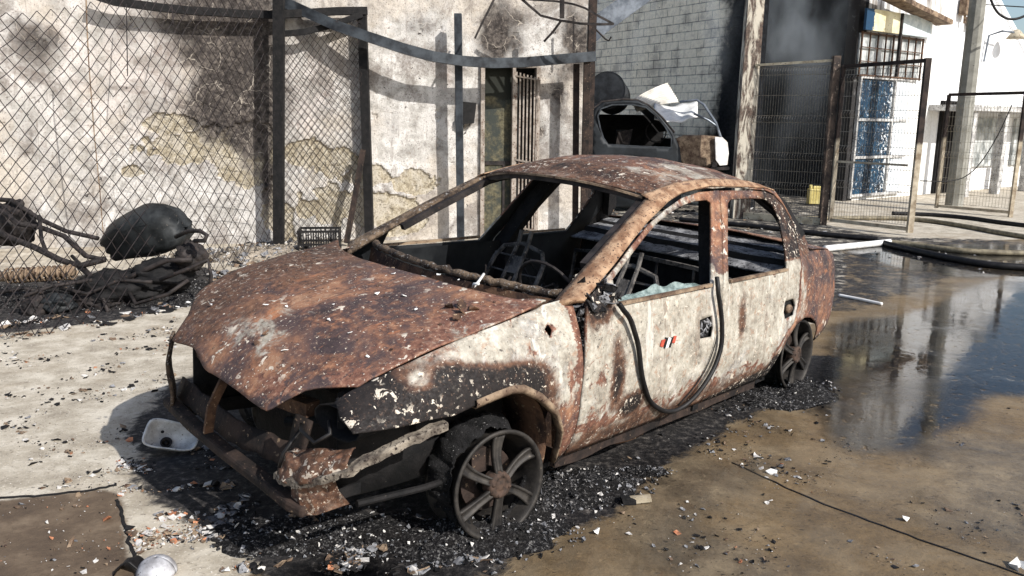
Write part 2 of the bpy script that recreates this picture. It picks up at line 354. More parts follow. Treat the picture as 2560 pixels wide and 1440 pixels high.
def m_ground():
    m = Mt('worn_concrete'); a = m.attr()
    n0 = m.noise(1.1, 8, .6); n1 = m.noise(5, 9, .68); n2 = m.noise(28, 7, .7); n3 = m.noise(75, 4, .65)
    dry = m.ramp(n1, [(.3, srgb(142, 132, 117)), (.48, srgb(176, 166, 149)), (.6, srgb(200, 191, 175))])
    dry = m.mix(m.sm(n0, .5, .68, 0, .5), dry, srgb(148, 132, 110))
    dry = m.mix(m.sm(n2, .58, .66, 0, .55), dry, srgb(104, 92, 80))
    dry = m.mix(m.sm(n3, .60, .66, 0, .8), dry, srgb(226, 218, 204))
    dry = m.mix(m.sm(m.noise(40, 5, .6, .8, m.stretch(1, 2.6, 1)), .635, .66), dry, srgb(66, 58, 54))
    wet = m.ramp(n1, [(.3, srgb(86, 74, 59)), (.5, srgb(116, 102, 82)), (.66, srgb(144, 128, 103))])
    wet = m.mix(m.sm(n0, .42, .58, 0, .7), wet, m.ramp(n2, [(.35, srgb(98, 80, 55)), (.65, srgb(138, 114, 80))]))
    wet = m.mix(m.sm(n2, .56, .68, 0, .6), wet, srgb(64, 57, 48))
    wet = m.mix(m.sm(m.noise(34, 5, .6, .6, m.stretch(1, 2.2, 1)), .62, .66, 0, .8), wet, srgb(46, 40, 36))
    wet = m.mix(m.sm(m.noise(2.2, 7, .65, .5), .48, .62, 0, .55), wet, srgb(138, 122, 98))
    slab = m.ramp(n1, [(.3, srgb(72, 60, 50)), (.5, srgb(98, 83, 68)), (.66, srgb(124, 108, 90))])
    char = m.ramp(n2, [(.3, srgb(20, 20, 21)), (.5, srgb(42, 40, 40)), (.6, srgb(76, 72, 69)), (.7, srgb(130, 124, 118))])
    c = m.mix(m.edge(a[1], m.noise(3, 8, .65, .5), .7, .42, .58), dry, wet)
    c = m.mix(m.edge(a[2], n2, .3), c, slab)
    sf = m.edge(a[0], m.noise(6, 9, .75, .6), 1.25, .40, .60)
    c = m.mix(sf, c, char)  # one dark tone for burnt ground and the painted car shadow
    ro = m.mix(a[1], m.sm(n1, .3, .7, .75, .92), m.sm(n0, .35, .6, .42, .62))
    h = m.math('ADD', m.math('MULTIPLY', n2, .6), m.math('MULTIPLY', n3, .4))
    h = m.math('ADD', h, m.math('MULTIPLY', m.math('MULTIPLY', sf, n2), 2.0))
    return m.out(c, ro, h, .5, .012, 0, .3)
M['ground'] = m_ground()
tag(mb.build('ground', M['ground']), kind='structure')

# water lying on the concrete: a thin film that mirrors what stands beyond, deep in the hollow, patchy towards its margins
def m_film():
    m = Mt('water_film'); nt = m.nt; a = m.attr()
    fr = nt.nodes.new('ShaderNodeFresnel'); fr.inputs['IOR'].default_value = 1.42
    tr = nt.nodes.new('ShaderNodeBsdfTransparent'); gl = nt.nodes.new('ShaderNodeBsdfGlossy')
    n = m.noise(1.6, 7, .62, .6); nf = m.noise(14, 6, .65, .5)
    nt.links.new(m.sm(n, .35, .65, .03, .13), gl.inputs['Roughness'])
    bp = nt.nodes.new('ShaderNodeBump'); bp.inputs['Strength'].default_value = .10; bp.inputs['Distance'].default_value = .01
    nt.links.new(m.noise(4, 4, .5, .6), bp.inputs['Height']); nt.links.new(bp.outputs[0], gl.inputs['Normal'])
    cover = m.edge(a[0], m.math('ADD', m.math('MULTIPLY', n, .75), m.math('MULTIPLY', nf, .25)), 1.1, .25, .85)
    scum = m.sm(m.noise(26, 6, .7, .8), .57, .64, 1.0, .15)
    f = m.math('MULTIPLY', m.math('MULTIPLY', fr.outputs[0], cover), scum)
    mx = nt.nodes.new('ShaderNodeMixShader'); o = nt.nodes.new('ShaderNodeOutputMaterial')
    nt.links.new(f, mx.inputs[0]); nt.links.new(tr.outputs[0], mx.inputs[1]); nt.links.new(gl.outputs[0], mx.inputs[2]); nt.links.new(mx.outputs[0], o.inputs[0]); return m.m
film = np.maximum(blur(pm(gpoly(PUD1)), 6), .42 * blur(pm(gpoly(WETP)), 8)); film = np.maximum(film, .55 * blur(pm(gpoly(PUD2)), 5))
film = np.maximum(film, .8 * blur(pm(gpoly([(2200, 665), (2420, 700), (2760, 680), (2760, 610), (2300, 610), (2100, 625)])), 4))
film = np.maximum(film, .8 * blur(pm(gpoly([(560, 1500), (700, 1400), (860, 1370), (1010, 1400), (1020, 1500)])), 2))
b = MB(); b.v = [(x, y, .005) for x, y in zip(GX.ravel(), GY.ravel())]; b.col = np.repeat(film.reshape(-1, 1), 3, 1)
fm = film[:-1, :-1] + film[1:, 1:] > .08; big = (np.abs(GX[1:, 1:] - GX[:-1, :-1]) < .2) & (np.abs(GY[1:, 1:] - GY[:-1, :-1]) < .2)
b.f = [tuple(q) for q in np.stack([idx[:-1, :-1], idx[1:, :-1], idx[1:, 1:], idx[:-1, 1:]], -1)[fm & big]]; b.mi = [0] * len(b.f)
used = sorted({i for q in b.f for i in q}); mp_ = {i: k for k, i in enumerate(used)}
b.col = b.col[used]; b.v = [b.v[i] for i in used]; b.f = [tuple(mp_[i] for i in q) for q in b.f]
tag(b.build('puddle', m_film()), kind='structure')

# expansion joints sunk between the concrete slabs
def joint(pts, w=.012):
    b = MB(); ps = [gz(*p) for p in pts]; ps2 = []
    for a_, b_ in zip(ps, ps[1:]):
        for k in range(8): ps2.append(a_.lerp(b_, k / 8) + Vector((random.gauss(0, .003), random.gauss(0, .003), 0)))
    ps2.append(ps[-1]); b.beam([p + Vector((0, 0, -.002)) for p in ps2], w, .012)
    tag(b.build('slab_joint', M['soot']), kind='structure')
joint([(-60, 1249), (90, 1241), (220, 1228), (292, 1213)], .014)
joint([(292, 1250), (312, 1310), (338, 1400)], .012)
joint([(1830, 1158), (2060, 1262), (2300, 1350), (2620, 1462)], .007)

# ------------------------------------------------------------------ stucco wall of the workshop
WA = (-2.80, 10.02); WD = Vector((.97, .243, 0)).normalized(); WRZ = math.atan2(WD.y, WD.x)
WN = Vector((WD.y, -WD.x, 0))                                       # towards the viewer
def ws(px, py): return onwall(px, py, WA, WD)
def wall_pt(s, z, d=0.0): return Vector((WA[0], WA[1], 0)) + WD * s + WN * d + Vector((0, 0, z))
S0, S1, ZT = -9.0, ws(1468, 300)[0], 5.2
ss = np.concatenate([np.arange(S0, -3.4, .08), np.arange(-3.4, S1, .018), [S1]]); zz = np.concatenate([np.arange(0, 3.3, .018), np.arange(3.3, ZT, .08)])
SS, ZZ = np.meshgrid(ss, zz, indexing='ij')
def wblob(lst):
    a = np.zeros(SS.shape)
    for px, py, rx, ry, am in lst:
        s_, z_ = ws(px, py); s2, _ = ws(px + rx, py); _, z2 = ws(px, py - ry)
        a = np.maximum(a, am * np.exp(-(((SS - s_) / (s2 - s_)) ** 2 + ((ZZ - z_) / (z2 - z_)) ** 2)))
    return a
soot_shade_w = wblob([(560, 60, 190, 230, 1.0), (590, 230, 150, 150, 1.05), (620, 330, 110, 90, .8), (300, 120, 200, 180, .40), (60, 330, 160, 200, .34), (1050, 60, 120, 80, .38), (1000, 330, 160, 120, .30), (450, 40, 90, 110, .62), (380, 240, 120, 90, .45), (160, 420, 160, 120, .42), (760, 60, 60, 60, .5), (860, 330, 80, 140, .36), (1330, 330, 60, 160, .48), (1400, 250, 40, 160, .62), (662, 150, 32, 330, 1.0), (668, 400, 24, 190, .8), (110, 110, 80, 70, .66), (40, 60, 70, 50, .6), (620, 400, 60, 70, .55),  # the tall narrow blobs mix black stain with the left post's painted shadow
                (1235, 90, 60, 120, .8), (1290, 100, 60, 90, .6), (1440, 110, 60, 130, .62), (90, 120, 110, 100, .7), (470, 150, 120, 190, .55), (1300, 50, 60, 60, .55), (1425, 70, 45, 120, .66), (1480, 250, 28, 330, .6), (1205, 330, 16, 120, .5), (540, 330, 50, 60, .62), (300, 610, 300, 40, .45), (700, 615, 160, 25, .5), (640, 640, 90, 40, .6)])
ochre = wblob([(480, 375, 140, 48, 1), (610, 390, 90, 80, 1), (420, 315, 70, 30, .9), (760, 385, 75, 40, .95), (840, 400, 70, 40, .95), (930, 440, 80, 40, .95), (1030, 455, 75, 40, .95), (880, 520, 170, 60, .95), (1000, 540, 90, 60, .9), (700, 540, 60, 90, .7), (330, 430, 60, 22, .72)])
pink = wblob([(1110, 190, 16, 50, .8), (330, 180, 260, 200, .45), (760, 250, 60, 120, .5)])
dx0, dz1 = ws(1205, 300)[0], ws(1240, 168)[1]; dx1 = ws(1342, 300)[0]
mb = MB(); P = []
nz1 = np.array([[fbm((s_, 0, z_), 1.7, 5) for z_ in zz] for s_ in ss])
nz2 = np.array([[fbm((s_, 5, z_), 7.0, 3) for z_ in zz] for s_ in ss])
peel = ochre + .30 * nz1 + .20 * nz2
off = .026 * sst(.43, .49, peel) + .006 * nz1 + .004 * nz2
off = np.where(nz2 + .4 * nz1 > .82, off + .012, off)
g_o = np.clip((peel - .40) / .12, 0, 1)
mb.v = [(s_, off[i, j], z_) for i, s_ in enumerate(ss) for j, z_ in enumerate(zz)]
ni, nj = SS.shape; idx = np.arange(ni * nj).reshape(ni, nj)
Q = np.stack([idx[:-1, :-1], idx[1:, :-1], idx[1:, 1:], idx[:-1, 1:]], -1)
cs = (SS[:-1, :-1] + SS[1:, 1:]) / 2; cz = (ZZ[:-1, :-1] + ZZ[1:, 1:]) / 2
keep = ~((cs > dx0) & (cs < dx1) & (cz < dz1))
mb.f = [tuple(q) for q in Q[keep]]; mb.mi = [0] * len(mb.f)
mb.col = np.stack([np.clip(soot_shade_w + .22 * nz1, 0, 1), g_o, pink], -1).reshape(-1, 3)
def m_stucco():
    m = Mt('scorched_stucco'); a = m.attr()
    n0 = m.noise(.9, 8, .62); n1 = m.noise(4, 9, .7, .3); n2 = m.noise(18, 7, .7); n3 = m.noise(60, 5, .65)
    wh = m.ramp(n1, [(.3, srgb(128, 124, 119)), (.43, srgb(173, 169, 163)), (.58, srgb(212, 208, 203))])
    wh = m.mix(m.sm(n0, .48, .62, 0, .65), wh, m.ramp(n2, [(.35, srgb(158, 146, 132)), (.6, srgb(208, 196, 180))]))
    wh = m.mix(m.sm(n2, .55, .64, 0, .55), wh, srgb(132, 122, 114))
    wh = m.mix(m.math('MULTIPLY', m.sm(m.noise(1.3, 8, .7, .6), .50, .60), m.sm(n2, .3, .6, .3, .8)), wh, srgb(120, 112, 106))
    wh = m.mix(m.sm(n3, .59, .64, 0, .8), wh, srgb(84, 76, 72))
    wh = m.mix(m.sm(m.noise(9, 7, .7, .3, m.stretch(1.6, 1, .22)), .55, .66, 0, .55), wh, srgb(134, 126, 118))
    wh = m.mix(m.sm(m.noise(30, 6, .7, .4), .60, .66, 0, .75), wh, srgb(120, 108, 100))
    wh = m.mix(m.sm(m.noise(11, 8, .75, .8, m.stretch(1, 1, .6)), .56, .66, 0, .6), wh, srgb(150, 140, 132))
    wh = m.mix(m.math('MULTIPLY', a[2], m.sm(n1, .42, .6, .1, .5)), wh, srgb(200, 172, 158))
    oc = m.ramp(n2, [(.3, srgb(112, 102, 86)), (.5, srgb(164, 153, 132)), (.68, srgb(206, 197, 178))])
    oc = m.mix(m.sm(n1, .44, .58, 0, .8), oc, srgb(186, 178, 164))
    oc = m.mix(m.sm(n3, .52, .62, 0, .7), oc, srgb(92, 82, 68))
    c = m.mix(m.sm(a[1], .25, .6), wh, oc)
    so = m.ramp(m.math('ADD', m.math('MULTIPLY', n2, .6), m.math('MULTIPLY', n1, .4)), [(.34, srgb(26, 24, 24)), (.48, srgb(66, 61, 58)), (.6, srgb(112, 104, 97)), (.7, srgb(150, 142, 134))])
    crack = m.math('MULTIPLY', m.sm(m.vor(3.6, 'DISTANCE_TO_EDGE', m.mix(.12, m.co, m.nt_noise_color(6))), .002, .012, 1, 0), m.sm(n1, .46, .54))
    so = m.mix(m.math('MULTIPLY', crack, .75), so, srgb(188, 178, 164))
    c = m.mix(m.edge(a[0], n1, 1.2, .32, .72), c, so)
    blk = m.math('MULTIPLY', m.sm(m.noise(13, 6, .7, .6), .63, .66), m.sm(m.noise(1.4, 4, .6), .42, .58))
    c = m.mix(blk, c, srgb(40, 35, 34))
    return m.out(c, .93, m.math('ADD', m.math('MULTIPLY', n2, .7), n3), .55, .015, 0, .15)
def _ntc(s, sc):
    n = s.nt.nodes.new('ShaderNodeTexNoise'); s._in(n.inputs['Vector'], s.co); n.inputs['Scale'].default_value = sc; return n.outputs['Color']
Mt.nt_noise_color = _ntc
M['stucco'] = m_stucco()
wallroot = empty('workshop_wall', (WA[0], WA[1], 0), WRZ)
tag(wallroot, 'soot stained white stucco wall with peeling plaster behind the chain-link fence', 'building wall')
mb.build('stucco_face', M['stucco'], wallroot)
b = MB(); b.box(((S0 + S1) / 2, .40, ZT / 2), (S1 - S0 - .02, .30, ZT - .05)); b.build('wall_core', M['stucco'], wallroot)
b = MB(); b.box((S1 + .03, .13, ZT / 2), (.10, .30, ZT)); b.build('corner_pilaster', M['rustblack'], wallroot)
# the door in the stucco wall: scorched board on the left, barred leaf on the right
dm = ws(1283, 300)[0]
f = MB()
for x_ in (dx0, dx1): f.box((x_, -.005, dz1 / 2), (.05, .09, dz1 + .05))
f.box(((dx0 + dx1) / 2, -.005, dz1 + .03), (dx1 - dx0 + .05, .085, .05)); f.box((dm, -.01, dz1 / 2), (.04, .06, dz1))
fr = f.build('door_frame', M['dustgrey'], wallroot)
mz = Mt('scorched_board'); nn = mz.noise(5, 8, .7); n2 = mz.noise(22, 6, .7)
cc = mz.mix(mz.sm(nn, .4, .6), mz.ramp(n2, [(.35, srgb(56, 53, 42)), (.6, srgb(108, 102, 80))]), srgb(52, 56, 52))
zz_ = mz.sep()[2]; cc = mz.mix(mz.edge(mz.sm(zz_, 1.55, 1.95), nn, .8), cc, srgb(34, 36, 30))
M['board'] = mz.out(cc, .8, n2, .5, .006)
b = MB(); b.box(((dx0 + dm) / 2, .10, dz1 / 2), (dm - dx0, .03, dz1)); b.build('door_board', M['board'], wallroot)
b = MB(); b.box(((dx0 + dm) / 2 + .02, .075, .95), (dm - dx0 - .08, .02, .05)); b.box(((dx0 + dm) / 2 + .1, .075, .5), (.03, .02, .85)); b.build('door_rail', M['iron'], wallroot)
b = MB(); b.box(((dm + dx1) / 2, .20, dz1 / 2), (dx1 - dm, .03, dz1)); b.build('door_backing', M['soot'], wallroot)
g = MB(); nb_ = 7
for k in range(nb_):
    x_ = dm + .03 + (dx1 - dm - .06) * k / (nb_ - 1); g.beam([(x_, -.03 - .02 * k, .1), (x_, -.03 - .02 * k, dz1 - .05 - .012 * k)], .018, .018, (0, 1, 0))
for z_ in (.15, 1.0, dz1 - .10): g.beam([(dm + .02, -.03, z_), (dx1 - .02, -.16, z_ - .05)], .03, .02)
g.build('security_grille', M['dustgrey'], wallroot)
b = MB(); b.box((dx0 - .19, -.05, 1.57), (.16, .1, .24), jit=.02); b.box((dx0 - .28, -.04, 1.45), (.08, .07, .10), jit=.02)
b.build('melted_switch_box', M['soot'], wallroot)

# ------------------------------------------------------------------ painted brick wall beside the alley
def m_brick(name, base, sootf):
    m = Mt(name); x, y, z = m.sep()
    bv = m.comb(x, z, 0.0)
    n = m.nt.nodes.new('ShaderNodeTexBrick'); m._in(n.inputs['Vector'], bv); n.inputs['Scale'].default_value = 1.0
    n.inputs['Brick Width'].default_value = .34; n.inputs['Row Height'].default_value = .155; n.inputs['Mortar Size'].default_value = .009; n.inputs['Mortar Smooth'].default_value = .3
    n1 = m.noise(2.2, 8, .65); n2 = m.noise(14, 7, .7)
    c = m.ramp(n2, [(.3, tuple(.72 * v for v in base[:3])), (.55, base[:3]), (.72, tuple(min(1, 1.12 * v) for v in base[:3]))])
    c = m.mix(m.sm(n1, .48, .64, 0, .5), c, srgb(128, 118, 108))
    c = m.mix(m.math('MULTIPLY', m.math('SUBTRACT', 1.0, n.outputs['Fac']), 0.0), c, (0, 0, 0))
    c = m.mix(m.math('MULTIPLY', n.outputs['Fac'], m.sm(n1, .35, .6, .3, .85)), c, srgb(84, 80, 78))
    c = m.mix(m.sm(m.noise(9, 6, .7, .5), .64, .68, 0, .7), c, srgb(70, 62, 58))
    c = m.mix(sootf(m, x, z, n1), c, m.ramp(n2, [(.4, srgb(10, 11, 13)), (.65, srgb(34, 36, 40))]))
    return m.out(c, .9, m.math('SUBTRACT', m.math('MULTIPLY', n2, .3), n.outputs['Fac']), .6, .012, 0, .15)
BA = (3.98, 14.5); BD = Vector((-.51, .86, 0)).normalized()
blen = 9.0
sx = onwall(1790, 250, BA, BD)[0]
def brick_soot(m, x, z, n1):
    lim = m.math('ADD', m.math('MULTIPLY', z, -.10), sx + .28)        # soot climbs the open end of the wall
    return m.edge(m.math('SUBTRACT', m.math('ADD', lim, .0), x), n1, .9, -.18, .22)
M['brick'] = m_brick('painted_brick', srgb(250, 238, 216), brick_soot)
br = MB(); br.box((blen / 2, -.15, 3.2), (blen, .3, 6.4))
o = br.build('brick_wall', M['brick']); o.location = (BA[0], BA[1], 0); o.rotation_euler = (0, 0, math.atan2(BD.y, BD.x))
tag(o, 'grey painted brick wall streaked black at its right end, behind the wrecked truck', 'brick wall')
# ================================================================== THE BURNT CAR (x forward from front axle, y to its left, z up)
car = empty('burnt_car', CAR_LOC, CAR_RZ)
tag(car, 'burnt-out rusty four-door sedan standing on bare rims in the middle of the yard', 'car')
_o = Vector((-1.2, 0, .2)); _rr, _pp = R(-2.3648), R(-1.7312)
TILT = Matrix.Translation(_o) @ Matrix.Rotation(_pp, 4, 'Y') @ Matrix.Rotation(_rr, 4, 'X') @ Matrix.Translation(-_o)
def Wd(x):
    w = .79
    if x > .05: w -= .058 * ((x - .05) / .55) ** 2
    if x < -2.1: w -= .075 * ((-2.1 - x) / .75) ** 2
    return w
def ys(x, z):
    w = Wd(x)
    if z < .45: return w - .10 * ((.45 - z) / .3) ** 2
    if z < .8: return w - .025 * ((z - .45) / .35) ** 2
    return w - .025 - (z - .8) * .5
def dent(p, amp=.004, sc=3.5, seed=0): return amp * noise.noise(Vector(p) * sc + Vector((seed, seed * .7, 0)))
def fin(b, name, P, cols=None, smooth=True, inner='soot', t=.006, label=None, parent=None):
    if cols is not None: b.col = cols
    o = b.build(name, P, parent or car, smooth, TILT)
    if t: solid(o, t, -1.0, M[inner] if inner else None)
    if label: o['label'] = label
    return o
def skin(name, outer, holes, mapf, maskf, step=.026, side=1, rag=0.0, inner='soot', t=.006, label=None):
    v, f = region(outer, holes, step, rag)
    pts = [mapf(a, b_) for a, b_ in v]; cols = [maskf(*p) for p in pts]
    rim = np.array([q for lp in [resample(outer, step)] + [resample(h, step) for h in holes] for q in lp]); P3 = np.array(pts)
    R3 = np.array([mapf(a, b_) for a, b_ in rim]); dd_ = np.sqrt(((P3[:, None] - R3[None]) ** 2).sum(2)).min(1)
    for i, dv in enumerate(dd_):                                      # rust creeps in from the panel's edges
        e = .56 * math.exp(-(dv / .026) ** 2) * (.45 + 1.1 * abs(noise.noise(Vector(pts[i]) * 5)))
        cols[i] = (cols[i][0], cols[i][1], max(cols[i][2], e))
    b = MB(); b.add([(p[0], p[1] * side, p[2]) for p in pts], [tuple(q) if side < 0 else tuple(q) for q in f])
    # outward winding
    n = 0.0
    for q in f[:200]:
        a0, a1, a2 = (Vector(pts[i]) for i in q); n += (a1 - a0).cross(a2 - a0).y
    if (n * side * side > 0) != (True): b.f = [q[::-1] for q in b.f]
    if side < 0: b.f = [q[::-1] for q in b.f]
    return fin(b, name, M['burnt'], cols, True, inner, t, label)
S = lambda a, b_, x: float(sst(a, b_, x))
def side_map(x, z): return (x, ys(x, z) + dent((x, 0, z), .006, 2.2), z)

# --- masks: R soot, G pale ash, B red rust
def k_door(x, y, z):
    soot = max(S(.25, .15, z), .85 * math.exp(-(((x + .72) / .10) ** 2 + ((z - .36) / .07) ** 2)), .62 * math.exp(-(((x + .60) / .06) ** 2 + ((z - .50) / .16) ** 2)), 1.05 * math.exp(-(((x + .46) / .09) ** 2 + ((z - .83) / .10) ** 2)), .55 * math.exp(-(((x + 1.62) / .05) ** 2 + ((z - .62) / .14) ** 2)))
    if x < -1.42: soot = max(soot, .9 * S(.34, .2, z + .1 * (x + 1.9)))
    ash = .80 * S(.14, .30, z) if z < .84 else .22
    soot = max(soot, .40 * S(.40, .24, z))
    red = max(.50 * math.exp(-((z - .31) / .10) ** 2), .62 * math.exp(-((x + .47) / .10) ** 2) * S(.75, .5, z), .55 * math.exp(-((x + 1.43) / .035) ** 2) * S(.80, .3, z), .40 * S(.1, .0, abs(z - .62)) * S(-1.9, -2.2, x))
    if z > .84: ash, red = .52 if x > -1.4 else .26, .28 if x > -1.2 else .22
    if x < -1.8 and z > .84: soot = max(soot, .6 * S(-1.85, -2.15, x))
    return (soot, ash, red)
def k_fender(x, y, z):
    line = .625 + .115 * np.clip((x + .25) / .85, 0, 1)
    soot = .98 * S(line + .05, line - .06, z) * S(-.33, -.02, x)
    soot *= 1 - .8 * math.exp(-(((x - .40) / .07) ** 2 + ((z - .665) / .045) ** 2))
    soot = max(soot, S(.28, .16, z) * .9)
    ash = .9 * math.exp(-(((x - .40) / .08) ** 2 + ((z - .665) / .05) ** 2)) + .84 * S(.55, .05, x) * S(.40, .66, z) + .35 * S(.02, -.2, x)
    red = max(.35, .75 * math.exp(-((x + .36) / .04) ** 2), .5 * S(-.15, -.3, x) * S(.5, .3, z))
    return (soot, ash, red)
def k_quarter(x, y, z):
    soot = max(S(.40, .28, z), .75 * math.exp(-(((x + 2.40) / .09) ** 2 + ((z - 1.0) / .16) ** 2)))
    return (soot, .34 * S(-2.5, -2.3, x) * S(.9, .8, z) + .16, .22 * S(.75, .6, z) + .16)
def k_roof(x, y, z):
    return (.28 * math.exp(-((x + 1.15) / .16) ** 2) + .22, .40 + .10 * S(.1, .5, abs(y)), .40)
def k_hood(x, y, z):
    ash = .22 + .40 * math.exp(-(((x - .56) / .14) ** 2 + ((y + .03) / .20) ** 2)) + .35 * S(.50, .68, y) * S(.6, .1, x)
    red = .26 + .30 * S(.35, .62, y) + .35 * math.exp(-(((x - .70) / .06) ** 2 + ((y - .30) / .12) ** 2))
    return (.34 * S(.2, -.6, y) + .1, ash, red)

# --- hood line shared by hood and fenders
ZH = [(-.40, .842), (-.236, .828), (-.197, .812), (.02, .786), (.30, .734), (.45, .688), (.59, .630), (.66, .592), (.76, .53)]
YH = [(-.40, .672), (-.236, .664), (.02, .672), (.30, .654), (.45, .622), (.59, .580), (.66, .555), (.76, .50)]
zh = lambda x: float(lerp_tab(sorted(ZH), x)); yh = lambda x: float(lerp_tab(sorted(YH), x))
ZM, TH = .50, R(66)
def f_v(x, z):
    if z <= ZM: return (z - ZM) / .3
    return math.asin(min(1, (z - ZM) / (zh(x) - ZM)) * math.sin(TH))
def f_map(x, v):
    if v <= 0:
        z = ZM + .3 * v; return (x, ys(x, z) + dent((x, 0, z), .006, 2.2), z)
    z = ZM + (zh(x) - ZM) * math.sin(v) / math.sin(TH); k = (math.cos(v) - math.cos(TH)) / (1 - math.cos(TH))
    return (x, yh(x) + (ys(x, ZM) - yh(x)) * max(k, 0) + dent((x, 0, z), .006, 2.2), z)
FEN = [(-.348, .15), (-.361, .27), (-.354, .46), (-.367, .573), (-.371, .76), (-.385, .838), (-.236, .826), (-.10, .800), (.02, .784), (.16, .760), (.30, .732), (.45, .686), (.59, .628),
       (.632, .604), (.652, .575), (.648, .540), (.50, .540), (.39, .545), (.30, .540), (.21, .556), (.12, .568), (.04, .574), (-.02, .565), (-.12, .512), (-.215, .434), (-.272, .345), (-.295, .25)]
DF = [(-.372, .20), (-.372, .27), (-.365, .46), (-.378, .573), (-.382, .76), (-.400, .838), (-.520, .885), (-.646, .940), (-.80, 1.014), (-.958, 1.085), (-1.12, 1.140), (-1.29, 1.186), (-1.45, 1.208), (-1.655, 1.212),
      (-1.555, 1.02), (-1.425, .80), (-1.409, .768), (-1.424, .627), (-1.419, .407), (-1.40, .20)]
DFH = [(-.585, .803), (-.598, .895), (-.76, .972), (-.902, 1.038), (-1.03, 1.09), (-1.154, 1.128), (-1.28, 1.155), (-1.389, 1.170), (-1.51, 1.172), (-1.54, 1.158), (-1.50, 1.09), (-1.322, .81), (-1.30, .79)]
DR = [(-1.409, .20), (-1.427, .407), (-1.432, .627), (-1.418, .768), (-1.435, .80), (-1.565, 1.02), (-1.664, 1.210), (-1.80, 1.208), (-2.00, 1.203), (-2.126, 1.196), (-2.22, 1.172), (-2.30, 1.11), (-2.345, 1.03), (-2.345, .96), (-2.31, .855),
      (-2.272, .766), (-2.262, .598), (-2.222, .50), (-2.14, .455), (-2.07, .38), (-2.03, .30), (-2.005, .20)]
DRH = [(-1.478, .803), (-1.60, 1.0), (-1.70, 1.15), (-1.74, 1.168), (-1.95, 1.168), (-2.104, 1.160), (-2.172, 1.12), (-2.195, 1.06), (-2.165, .939), (-2.10, .803)]
QU = [(-2.015, .20), (-2.04, .30), (-2.08, .385), (-2.15, .462), (-2.230, .502), (-2.272, .598), (-2.282, .766), (-2.32, .855), (-2.355, .96), (-2.355, 1.03), (-2.31, 1.118), (-2.225, 1.182), (-2.13, 1.206), (-2.135, 1.216), (-2.25, 1.195), (-2.37, 1.107),
      (-2.44, 1.02), (-2.475, .95), (-2.49, .885), (-2.60, .872), (-2.74, .852), (-2.82, .815), (-2.865, .72), (-2.88, .60), (-2.875, .48), (-2.83, .38), (-2.74, .33), (-2.665, .31), (-2.64, .385), (-2.58, .45), (-2.48, .492), (-2.37, .508), (-2.26, .485), (-2.17, .425), (-2.11, .33), (-2.09, .20)]
QU = [((x if x > -2.6 else -2.6 + (x + 2.6) * 1.4), z) for x, z in QU]
HF = [(-1.215, .655), (-1.325, .662), (-1.345, .60), (-1.338, .558), (-1.225, .565)]
HR = [(-2.085, .637), (-2.19, .64), (-2.225, .60), (-2.215, .545), (-2.10, .535), (-2.075, .58)]
fv = lambda P: [(x, f_v(x, z)) for x, z in P]
# densify fender outline so the hood edge stays on the curve
for sd_ in (1, -1):
    skin('fender', fv(resample(FEN if sd_ > 0 else [(min(x, .40), min(z, zh(.40) if x > .40 else 9)) for x, z in FEN if x < .45], .03)), [fv(resample([(-.19, .75), (-.215, .765), (-.225, .745), (-.205, .72)], .01))] if sd_ > 0 else [], lambda x, v: f_map(x, v), k_fender, .028, sd_, 0, 'rustdark')
    d1 = skin('front_door', DF, [DFH, HF], side_map, k_door, .026, sd_, 0, 'sootblue', .012)
    d2 = skin('rear_door', DR, [DRH, HR], side_map, k_door, .026, sd_, 0, 'sootblue', .012)
    skin('quarter_panel', QU, [], side_map, k_quarter, .026, sd_, 0, 'soot')
    # window sill lips, door inner panels, handle pockets
    for dd, (xa, xb), H in ((d1, (-.59, -1.31), HF), (d2, (-1.48, -2.09), HR)):
        b = MB(); b.beam([(x, sd_ * (ys(x, .80) + .001), .806) for x in np.linspace(xa, xb, 12)], .016, .014)
        b.build('window_sill', M['rusttan'], dd, False, TILT)
        b = MB(); x0, x1 = xa + .12, xb - .06
        pts = [[Vector((x, sd_ * (ys(x, z) - .07 + dent((x, sd_, z), .012, 6)), z)) for z in np.linspace(.24, .79, 14)] for x in np.linspace(x0, x1, 20)]
        b.grid(pts, flip=(sd_ > 0)); o = b.build('inner_panel', M['sootblue'], dd, True, TILT)
        cx = sum(p[0] for p in H) / len(H); cz = sum(p[1] for p in H) / len(H)
        b = MB(); b.box((cx, sd_ * (ys(cx, cz) - .030), cz), (.20, .012, .16)); b.build('handle_pocket', M['soot'], dd, False, TILT)
        b = MB()
        if H is HF:
            for _ in range(16): b.chip((cx + random.uniform(-.04, .04), sd_ * (ys(cx, cz) - .016), cz + random.uniform(-.035, .03)), .018, 0, Vector((random.gauss(0, .3), sd_, random.gauss(0, .3))).normalized(), curl=.6)
        else:
            b.lathe([(.006, -.012), (.030, -.010), (.034, 0), (.026, .010), (.004, .012)], 14, Matrix.Translation((cx - .012, sd_ * (ys(cx, cz) - .012), cz - .005)) @ Matrix.Scale(.75, 4, (0, 0, 1)), cap=True)
        b.build('handle', M['rusttan'] if H is HR else M['ashgrey'], dd, True, TILT)
        if sd_ > 0 and H is HF:
            b = MB()                                                # sagged remains of the window glass lying along the sill
            g = []
            for k in range(22):
                x = -.64 - k * .030; e = .040 * math.sin(k / 21 * 3.14) ** .7 * (1 + .5 * noise.noise(Vector((k * .4, 0, 0))))
                g.append([Vector((x, ys(x, .8) - .018 - .03 * w, .798 + e * (w * .9 + .2 * math.sin(w * 6 + k)) * .9)) for w in np.linspace(0, 1, 5)])
            b.grid(g)
            o = b.build('melted_glass', M['glass'], dd, False, TILT); solid(o, .006)
